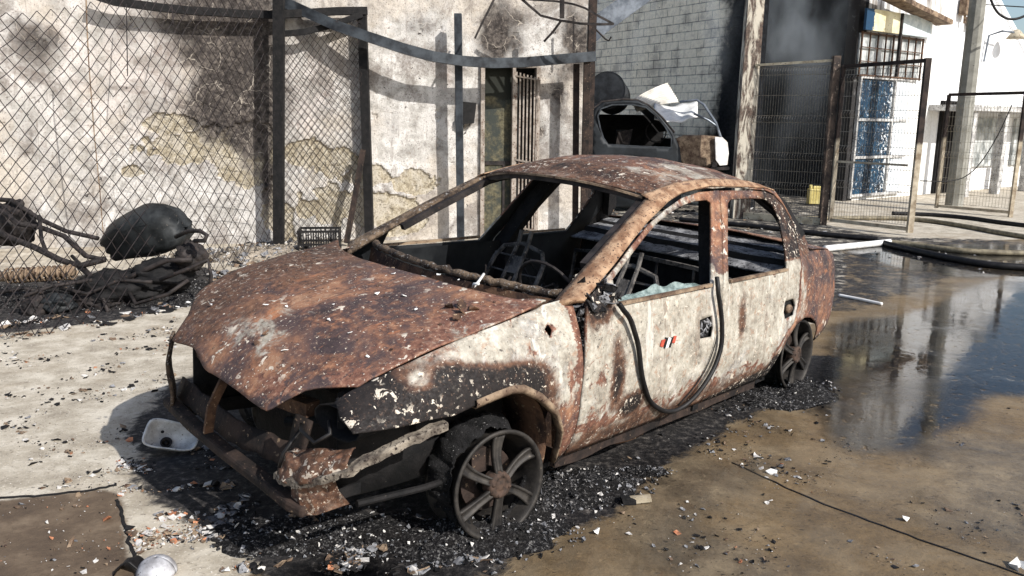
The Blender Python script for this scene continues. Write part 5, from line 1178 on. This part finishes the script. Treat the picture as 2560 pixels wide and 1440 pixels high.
# sign board under a tilted awning edge
sx0, sz1 = fs(2146, 22); sx1 = fs(2306, 90)[0]; sz0 = fs(2146, 76)[1]
def m_sign():
    m = Mt('sign_board'); x, y, z = m.sep(); n = m.noise(9, 8, .72, .5)
    yl = m.ramp(m.noise(4, 6, .6), [(.35, srgb(206, 192, 148)), (.6, srgb(232, 222, 186))])
    c = m.mix(m.edge(m.sm(x, sx0 + (sx1 - sx0) * .47, sx0 + (sx1 - sx0) * .50), n, .05), yl, m.ramp(n, [(.35, srgb(168, 182, 186)), (.6, srgb(214, 222, 222))]))
    c = m.mix(m.edge(m.sm(x, sx0 + .42, sx0 + .10), n, 1.2), c, srgb(28, 62, 90))
    c = m.mix(m.math('MULTIPLY', m.sm(n, .60, .63), m.sm(x, sx0 + 1.6, sx0 + .5)), c, srgb(44, 40, 36))
    return m.out(c, .6, n, .2, .004)
b = MB(); b.box(((sx0 + sx1) / 2, -.16, (sz0 + sz1) / 2), (sx1 - sx0, .05, sz1 - sz0)); b.build('sign_board', m_sign(), bld)
b = MB(); b.beam([(sx0 - .25, -.38, sz1 + .32), ((sx0 + sx1) / 2, -.32, sz1 + .12), (sx1 + .25, -.30, sz1 - .08)], .34, .09); b.build('awning_edge', M['rusttan'], bld)
b = MB(); b.beam([(sx0 + .5 * (sx1 - sx0), -.2, wz0), (sx0 + .5 * (sx1 - sx0), -.2, sz1)], .05, .05, (0, 1, 0)); b.build('drain_pipe', M['iron'], bld)

# white gabled building farther along
wb = empty('white_building', (FA[0] + FD.x * Lf, FA[1] + FD.y * Lf, 0), FRZ); tag(wb, 'large white gabled building beyond the gates with a sloping roof edge against the blue sky', 'building')
def fs2(px, py): s_, z_ = fs(px, py); return s_ - Lf, z_
g0 = fs2(2492, -25); g1 = fs2(2556, 92); g2 = fs2(2620, 190)
b = MB(); prf = [(0, 0), (9.5, 0), (9.5, g2[1] - 1.0), g2, g1, (g0[0], g0[1]), (g0[0] - 3.2, g0[1] + 1.6), (0, g0[1] + 1.2)]
b.add([(x, .02, z) for x, z in prf] + [(x, 6.0, z) for x, z in prf], [tuple(range(8))[::-1], tuple(range(8, 16))] + [(i, (i + 1) % 8, 8 + (i + 1) % 8, 8 + i) for i in range(8)])
mwh = Mt('white_render'); wn1 = mwh.noise(1.2, 6, .6, .4, mwh.stretch(2.5, 2.5, .5)); 
M['wrender'] = mwh.out(mwh.mix(mwh.sm(wn1, .5, .7, 0, .5), mwh.ramp(mwh.noise(14, 6, .6), [(.3, srgb(222, 222, 222)), (.6, srgb(238, 238, 238))]), srgb(186, 184, 182)), .85, mwh.noise(20, 6, .65), .2, .006)
b.build('gable_wall', M['wrender'], wb)
b = MB()
lx0, lz = fs2(2322, 262); lx1 = fs2(2640, 300)[0]
b.box(((lx0 + lx1) / 2, -.45, lz - .06), (lx1 - lx0, .9, .12)); b.build('porch_slab', M['ashwhite2'], wb)
for k in range(5):
    x = lx0 + .35 + (lx1 - lx0 - .7) * k / 4; b = MB(); b.box((x, -.75, (lz - .12) / 2), (.17, .17, lz - .12)); b.build('porch_column', M['ashwhite2'], wb)
b = MB(); dx = fs2(2338, 400)[0]; b.box((dx + .3, -.01, 1.0), (.62, .05, 2.0)); b.build('door', M['soot'], wb)
b = MB(); 
for k in range(5): b.box((dx + .3 - .26 + .13 * k, -.05, 1.0), (.02, .03, 1.96))
b.build('door_bars', M['iron'], wb)
for q in (2.2, 4.2):
    b = MB(); b.box((dx + q, -.02, 1.1), (1.2, .06, 1.1)); b.build('window', M['pane'], wb)
# wall lamp on a bracket pipe
lp = at(2492, 95, 19.0); sl, zl = fs(2492, 95); LP = Vector((FA[0], FA[1], 0)) + FD * sl + Vector((FD.y, -FD.x, 0)) * .0
lamp = empty('wall_lamp', (LP.x, LP.y, zl), FRZ); tag(lamp, 'small round wall lamp on a bent pipe bracket, high on the white gable wall', 'lamp')
b = MB(); b.tube([(-.55, -.03, -.55), (-.50, -.05, .02), (-.45, -.30, .10), (.02, -.34, .10)], .022, 7); b.build('bracket', M['steelgrey'], lamp)
b = MB(); b.lathe([(.0, .14), (.06, .12), (.13, .04), (.20, -.06), (.19, -.07), (.0, -.05)], 22, Matrix.Translation((.16, -.34, .04)) @ Matrix.Rotation(R(90), 4, 'X')); b.build('lamp_shade', M['posttan'], lamp, True)
# meter boxes
for px, py, w, h, lb in ((2404, 18, .26, .34, 'upper rusty meter box fixed to the white wall left of the pole'), (2420, 52, .18, .22, 'smaller meter box hanging just below the rusty one on the white wall')):
    s_, z_ = fs(px, py); p = Vector((FA[0], FA[1], 0)) + FD * s_ + Vector((FD.y, -FD.x, 0)) * .09
    b = MB(); b.box((0, 0, 0), (w, .16, h)); b.box((w * .3, -.09, 0), (w * .35, .03, h * .6)); b.tube([(0, 0, -h / 2), (.02, .0, -h)], .03, 8); o = b.build('meter_box', M['rusttan']); o.location = (p.x, p.y, z_); o.rotation_euler = (0, 0, FRZ); bevel(o, .01); tag(o, lb, 'meter box')
# concrete utility pole
PP = gz(2384, 516); b = MB(); b.tube([(0, 0, 0), (0, 0, 3), (0, 0, 9)], [.155, .14, .105], 10)
o = b.build('utility_pole', m_plain('pole_concrete', srgb(120, 118, 110), srgb(150, 148, 140), 3, .9, .3, .005, 0, srgb(90, 88, 82), .66), None, False); o.location = PP; tag(o, 'grey concrete utility pole rising in front of the white gabled building', 'utility pole')
def wirething(pts, r, label, nm='overhead_cable'):
    c0 = at(*pts[0]); b = MB(); P_ = [at(*p) - c0 for p in pts]
    for _ in range(2): P_ = [P_[0]] + [q for a_, c_ in zip(P_, P_[1:]) for q in (a_.lerp(c_, .25), a_.lerp(c_, .75))] + [P_[-1]]
    b.tube(P_, r, 5); o = b.build(nm, M['blackrub'], None, True); o.location = c0; tag(o, label, 'cable')
wirething([(2470, -20, 15), (2488, 28, 15), (2515, 48, 15), (2545, 48, 15), (2580, 30, 15)], .022, 'thick black cable looping across the blue sky at the top right corner')
wirething([(2440, 10, 16), (2500, 14, 15.5), (2600, 20, 14)], .010, 'thin overhead wire running from the pole to the right edge')
wirething([(2300, 452, 14.0), (2390, 455, 14.2), (2440, 425, 14.2), (2490, 350, 14.1), (2530, 262, 14.0)], .009, 'thin slack wire drooping across the far mesh gate', 'slack_wire')
# ground hoses
def hose(pts, r, mat, label, nm='fire_hose'):
    P_ = [gz(px, py, r) for px, py in pts]; c0 = P_[0].copy(); P_ = [p - c0 for p in P_]
    for _ in range(2): P_ = [P_[0]] + [q for a_, c_ in zip(P_, P_[1:]) for q in (a_.lerp(c_, .25), a_.lerp(c_, .75))] + [P_[-1]]
    b = MB(); b.tube(P_, r, 9); o = b.build(nm, M[mat], None, True); o.location = c0; tag(o, label, 'hose' if 'hose' in nm else 'pipe')
hose([(2215, 605), (2290, 612), (2360, 622), (2440, 630), (2620, 634)], .035, 'hosetan', 'pale wet fire hose running right from the foot of the open gate, nearest but one')
hose([(2190, 603), (2250, 618), (2330, 636), (2400, 650), (2480, 664), (2640, 672)], .038, 'blackrub', 'black fire hose lying closest to the viewer at the right edge')
hose([(1960, 545), (2100, 545), (2250, 545), (2330, 552), (2430, 568), (2500, 582), (2620, 600)], .035, 'hosetan', 'tan fire hose passing behind the open gate leaf')
hose([(2230, 533), (2330, 536), (2430, 545), (2500, 556), (2640, 572)], .033, 'blackrub', 'dark fire hose farthest back, under the far mesh gate')
hose([(1700, 548), (1900, 566), (2060, 586), (2200, 598)], .035, 'blackrub', 'black hose lying beneath the mesh fence behind the burnt car')
hose([(2062, 622), (2120, 616), (2170, 611), (2224, 605)], .040, 'white', 'white plastic pipe lying on the wet ground behind the boot of the car', 'plastic_pipe')
hose([(2098, 738), (2150, 748), (2205, 760)], .014, 'white', 'thin white pipe lying behind the rear bumper of the car', 'plastic_pipe')
hose([(1480, 1098), (1530, 1110), (1575, 1100), (1606, 1084)], .006, 'rustdark', 'thin rusty wire curving out from under the sill of the car', 'bent_pipe')
# yellow jerry can by the kerb
c0 = gz(2036, 512); b = MB(); b.box((0, 0, .16), (.26, .16, .28)); b.box((.02, 0, .325), (.14, .05, .05)); b.tube([(-.09, 0, .30), (-.10, 0, .37)], .03, 10)
o = b.build('jerry_can', m_plain('yellow_plastic', srgb(176, 160, 96), srgb(206, 192, 128), 6, .5, .1, .002)); o.location = c0; bevel(o, .02); tag(o, 'small dirty yellow jerry can on the kerb before the black wall', 'jerry can')

# ================================================================== SMOKE drifting out of the burnt building
def m_smoke():
    m = bpy.data.materials.new('smoke'); m.use_nodes = True; nt = m.node_tree; nt.nodes.clear()
    tc = nt.nodes.new('ShaderNodeTexCoord'); mp = nt.nodes.new('ShaderNodeMapping'); nt.links.new(tc.outputs['Object'], mp.inputs[0]); mp.inputs['Rotation'].default_value = (0, R(-25), 0); mp.inputs['Scale'].default_value = (1.5, .8, .55)
    n = nt.nodes.new('ShaderNodeTexNoise'); nt.links.new(mp.outputs[0], n.inputs[0]); n.inputs['Scale'].default_value = .75; n.inputs['Detail'].default_value = 4; n.inputs['Roughness'].default_value = .55; n.inputs['Distortion'].default_value = .6
    mr = nt.nodes.new('ShaderNodeMapRange'); mr.interpolation_type = 'SMOOTHSTEP'; nt.links.new(n.outputs['Fac'], mr.inputs[0]); mr.inputs[1].default_value = .48; mr.inputs[2].default_value = .72; mr.inputs[3].default_value = .015; mr.inputs[4].default_value = .55
    sp = nt.nodes.new('ShaderNodeSeparateXYZ'); nt.links.new(tc.outputs['Object'], sp.inputs[0])
    mz = nt.nodes.new('ShaderNodeMapRange'); nt.links.new(sp.outputs[2], mz.inputs[0]); mz.inputs[1].default_value = -1.4; mz.inputs[2].default_value = 1.9; mz.inputs[3].default_value = .12; mz.inputs[4].default_value = 1.0
    mu = nt.nodes.new('ShaderNodeMath'); mu.operation = 'MULTIPLY'; nt.links.new(mr.outputs[0], mu.inputs[0]); nt.links.new(mz.outputs[0], mu.inputs[1])
    v = nt.nodes.new('ShaderNodeVolumePrincipled'); v.inputs['Color'].default_value = (.74, .82, .90, 1); v.inputs['Anisotropy'].default_value = .0; nt.links.new(mu.outputs[0], v.inputs['Density'])
    o = nt.nodes.new('ShaderNodeOutputMaterial'); nt.links.new(v.outputs[0], o.inputs['Volume']); return m
b = MB(); pl = [(3.05, 13.75), (6.30, 16.15), (4.4, 20.2), (.5, 19.6)]; z0, z1 = .05, 5.8; cx, cy = 4.2, 17.0
b.add([(x - cx, y - cy, z0 - 3) for x, y in pl] + [(x - cx, y - cy, z1 - 3) for x, y in pl], [(3, 2, 1, 0), (4, 5, 6, 7), (0, 1, 5, 4), (1, 2, 6, 5), (2, 3, 7, 6), (3, 0, 4, 7)])
o = b.build('smoke', m_smoke()); o.location = (cx, cy, 3); tag(o, kind='stuff')

# ================================================================== THINGS AND LITTER ON THE GROUND
# white headlight reflector lying in front of the car
rc = gz(432, 1128); hl = empty('headlight_reflector', (rc.x, rc.y, .0)); tag(hl, 'white headlight reflector shell lying face up beside the nose of the car', 'headlight reflector')
fw = (CPOS - Vector((rc.x, rc.y, .06))).normalized(); Tn = (fw * .8 + Vector((0, 0, .55))).normalized(); Tx_ = Vector((1, -.06, 0)); Tx_ = (Tx_ - Tn * Tx_.dot(Tn)).normalized(); Ty_ = Tn.cross(Tx_)
def rrect(a, hw, hh, lx=0):
    c, s_ = math.cos(a), math.sin(a); n_ = 4.5; k = (abs(c) ** n_ + abs(s_) ** n_) ** (-1 / n_); return hw * c * k, hh * s_ * k * (1 - .12 * c)
rows = []
for d, sc in ((0.0, 1.06), (.006, 1.06), (.008, .98), (-.012, .93), (-.035, .80), (-.052, .55), (-.06, .25), (-.061, .02)):
    row = []
    for a in np.linspace(0, 2 * math.pi, 41):
        x, y = rrect(a, .112, .066); row.append(Tx_ * (x * sc) + Ty_ * (y * sc) + Tn * d + Vector((0, 0, .075)))
    rows.append(row)
b = MB(); b.grid(rows, flip=True); o = b.build('reflector_shell', m_plain('chalky_white', srgb(178, 174, 168), srgb(222, 220, 216), 14, .55, .2, .002, 0, srgb(104, 92, 82), .62), hl, True); solid(o, .004, 1)
Mx = Matrix.Translation(Tx_ * -.018 + Ty_ * -.024 + Tn * -.04 + Vector((0, 0, .075))) @ Tn.to_track_quat('Y', 'Z').to_matrix().to_4x4()
b = MB(); b.lathe([(.026, .012), (.026, .016), (.018, .016), (.017, -.01), (.008, -.012), (.007, .012), (.0, .014)], 20, Mx); b.build('bulb_socket', M['iron'], hl, True)
b = MB(); b.lathe([(.0, .004), (.006, .004), (.008, .0)], 10, Matrix.Translation(Tx_ * -.048 + Ty_ * .022 + Tn * -.022 + Vector((0, 0, .075))) @ Tn.to_track_quat('Y', 'Z').to_matrix().to_4x4()); b.build('rivet', M['iron'], hl, True)
# pale bowl and black scrap at the bottom edge
c0 = gz(392, 1432); rows = []
for th in np.linspace(.05, math.pi / 2, 9): rows.append([Vector((.062 * math.sin(th) * math.cos(p), .062 * math.sin(th) * math.sin(p), .055 * math.cos(th))) for p in np.linspace(0, 2 * math.pi, 25)])
b = MB(); b.grid(rows); o = b.build('melted_lamp_cover', m_plain('frosted_plastic', srgb(128, 126, 128), srgb(186, 186, 190), 12, .4, .3, .004, 0, srgb(70, 64, 60), .64), None, True); solid(o, .004); o.location = c0; tag(o, 'pale rounded lamp cover lying at the bottom edge of the photo', 'lamp cover')
c0 = gz(330, 1428); b = MB(); b.grid([[Vector((.05 * (u - .5) * 2, .035 * (w - .5) * 2, .055 * math.sin(u * 3.1) * (1 - w * .3) + .01 * noise.noise(Vector((u * 4, w * 4, 0))))) for u in np.linspace(0, 1, 12)] for w in np.linspace(0, 1, 8)]); o = b.build('plastic_scrap', M['blackrub'], None, True); solid(o, .004); o.location = c0; tag(o, 'curved black plastic scrap beside the pale lamp cover', 'scrap')
def shard(px, py, r, mats, label, nm, cat, group=None, curl=.5, n=1):
    c = gz(px, py); b = MB()
    for _ in range(n): b.chip((random.uniform(-r, r) * .5 * (n > 1), random.uniform(-r, r) * .5 * (n > 1), r * .25 + .004), r, 0, Vector((random.gauss(0, .25), -.25 + random.gauss(0, .2), 1)).normalized(), curl=curl)
    o = b.build(nm, M[mats]); o.location = c; tag(o, label, cat, group); return o
M['orange'] = m_plain('burnt_orange_chip', srgb(150, 92, 64), srgb(196, 138, 104), 30, .85)
shard(266, 1302, .028, 'orange', 'orange burnt paint chip lying on the dark slab at left', 'paint_chip', 'paint chip')
shard(180, 1362, .026, 'rusttan', 'curled tan flake on the dark slab, left of the orange chip', 'paint_chip', 'paint chip', None, .9)
shard(1490, 1333, .026, 'white', 'largest white shard on the brown wet ground right of the front wheel', 'plaster_shard', 'shard')
shard(1692, 1335, .018, 'orange', 'pinkish shard with a charred tail on the brown wet ground', 'plaster_shard', 'shard')
shard(2548, 1420, .035, 'white', 'large white shard cut by the right edge of the photo', 'plaster_shard', 'shard')
shard(2265, 1300, .024, 'white', 'long white shard alone on the wet concrete, lower right', 'plaster_shard', 'shard')
shard(1930, 1185, .024, 'white', 'white shard lying on the brown puddle behind the wood splinter', 'plaster_shard', 'shard')
b = MB(); c0 = gz(1600, 1258); b.box((.0, 0, .018), (.085, .026, .022), Matrix.Rotation(R(8), 3, 'Z'), 0, .004); b.box((-.05, .0, .018), (.05, .034, .03), Matrix.Rotation(R(8), 3, 'Z'), 1, .008); o = b.build('wood_splinter', [M['posttan'], M['soot']]); o.location = c0; tag(o, 'charred wood splinter with a pale end beside the ash heap', 'splinter')

# ash heaps round the wheels
def heap(name, px, py, rx, ry, h, seed, n, rz=0.0, mt='heap', big=1.0):
    c = gz(px, py); b = MB(); rows = []; ca, sa = math.cos(rz), math.sin(rz)
    hf = lambda x, y: h * max(0, 1 - x * x - y * y) ** .8 * (.55 + .9 * abs(noise.noise(Vector((x * 2.2 + seed, y * 2.2, 0))))) + .012 * noise.noise(Vector((x * 8, y * 8, seed)))
    W2 = lambda x, y: Vector((x * rx * ca - y * ry * sa, x * rx * sa + y * ry * ca, 0))
    for r_ in np.linspace(0, 1.05, 16):
        row = []
        for a in np.linspace(0, 2 * math.pi, 48):
            rr = r_ * (1 + .28 * noise.noise(Vector((math.cos(a) * 1.6, math.sin(a) * 1.6, seed)))); x, y = rr * math.cos(a), rr * math.sin(a); q = W2(x, y); q.z = hf(min(1, r_) * math.cos(a), min(1, r_) * math.sin(a)) if r_ < 1 else -.01; row.append(q)
        rows.append(row)
    b.grid(rows, 0)
    for _ in range(int(n * (.5 if mt == 'heap' else 1))):
        a = random.random() * 6.283; r_ = math.sqrt(random.random()) * 1.25; x, y = r_ * math.cos(a), r_ * math.sin(a); q = W2(x, y); q.z = max(0, hf(x, y) if r_ < 1 else 0) + .006
        b.chip(q, (abs(random.gauss(.0, .0045)) + .002) * big, random.choice((0, 0, 0, 1, 1, 1, 2)), Vector((random.gauss(0, .6), random.gauss(0, .6), 1)).normalized(), curl=.8)
    o = b.build(name, [M[mt], M['ashgrey'], M['ashwhite']], None, False); o.location = c; tag(o, kind='stuff')
M['rubble'] = m_plain('plaster_rubble', srgb(96, 88, 78), srgb(178, 166, 150), 11, .95, 1.0, .03, 0, srgb(50, 44, 40), .58)
M['ashwhite'] = m_plain('white_ash', srgb(176, 172, 168), srgb(214, 210, 204), 20, .95)
heap('ash_heap', 1440, 1225, .30, .17, .055, 1.0, 900, R(20)); heap('ash_heap', 1190, 1350, .34, .15, .07, 2.0, 800, R(10)); heap('ash_heap', 1320, 1285, .17, .10, .075, 7.0, 320, R(30)); heap('ash_heap', 1960, 985, .34, .22, .05, 3.0, 600, R(40)); heap('ash_heap', 900, 1330, .34, .16, .03, 4.0, 600)
heap('ash_heap', 700, 1340, .30, .14, .025, 6.0, 420); heap('ash_heap', 1660, 1010, .10, .05, .02, 5.0, 120); heap('ash_heap', 1620, 1180, .10, .05, .015, 8.0, 120); heap('ash_heap', 1560, 1205, .08, .05, .02, 9.0, 60)
heap('char_heap', 330, 745, .75, .35, .10, 11.0, 500); heap('char_heap', 60, 745, .55, .35, .10, 12.0, 400); heap('rubble_heap', 640, 640, .9, .35, .12, 13.0, 520, R(15), 'rubble', 4.0); heap('rubble_heap', 830, 596, .8, .3, .10, 15.0, 420, R(20), 'rubble', 4.0); heap('char_heap', 480, 720, .45, .25, .07, 14.0, 300)
# litter: thousands of chips of paint, plaster and char
def litter(name, zones, mats):
    b = MB()
    for poly, n, rmin, rmax, wts in zones:
        P_ = gpoly(poly); xs = [p[0] for p in P_]; ys_ = [p[1] for p in P_]; k = 0
        while k < n:
            X = np.random.uniform(min(xs), max(xs), 400); Y_ = np.random.uniform(min(ys_), max(ys_), 400); ok = inpoly(P_, X, Y_)
            for x, y in zip(X[ok], Y_[ok]):
                if k >= n: break
                if random.random() > .06 + 2.6 * (noise.noise(Vector((x * 3.1, y * 3.1, 0))) + .55 * noise.noise(Vector((x * 8, y * 8, 4)))): continue
                r_ = rmin + (rmax - rmin) * random.random() ** 6; b.chip((x, y, r_ * .12 + .004), r_, random.choices(range(len(mats)), wts)[0], Vector((random.gauss(0, .22), random.gauss(0, .22), 1)).normalized(), curl=.35); k += 1
    o = b.build(name, [M[q] for q in mats]); tag(o, kind='stuff')
mats = ('ashwhite', 'rusttan', 'soot', 'orange', 'ashgrey')
litter('litter', [
    ([(0, 800), (450, 790), (430, 960), (310, 1020), (330, 1110), (420, 1180), (420, 1260), (300, 1220), (0, 1230)], 1300, .002, .024, (1.6, 1.6, 5, .25, 1)),
    ([(290, 1150), (430, 1180), (520, 1330), (640, 1420), (460, 1440), (340, 1400), (300, 1260)], 900, .003, .022, (4, 4, 2, 1.6, 1)),
    ([(0, 1260), (290, 1225), (340, 1440), (0, 1440)], 160, .002, .016, (3, 3, 2, .6, 1)),
    ([(350, 1080), (500, 1100), (760, 1300), (1130, 1330), (1240, 1400), (1000, 1440), (600, 1430), (480, 1310), (420, 1180)], 2200, .002, .03, (1.6, 2, 6, .4, 3)),
    ([(1250, 1320), (1560, 1140), (1850, 1000), (2060, 1010), (2060, 1180), (1900, 1440), (1200, 1440)], 520, .002, .016, (1.5, 1.6, 5, .08, 2)),
    ([(1600, 1100), (1860, 990), (2080, 1000), (2130, 1130), (2000, 1240), (1760, 1190)], 420, .002, .020, (.7, .6, 6, .1, 2)),
    ([(2000, 1180), (2560, 1000), (2560, 1440), (1900, 1440)], 260, .002, .016, (1.3, 1.5, 5, .05, 1.5)),
    ([(0, 700), (450, 680), (540, 690), (470, 770), (200, 830), (0, 850)], 1500, .006, .06, (2.5, 2, 6, .6, 2)),
    ([(520, 620), (920, 575), (900, 600), (700, 640), (520, 720)], 700, .01, .08, (2, 3.5, 3, .3, 2)),
    ([(1480, 470), (2060, 540), (2080, 600), (1700, 560), (1480, 545)], 500, .01, .08, (1.4, 2, 6, .3, 2)),
    ([(2080, 640), (2560, 700), (2560, 640), (2200, 610)], 160, .006, .03, (2, 1, 5, .1, 2)),
], mats)
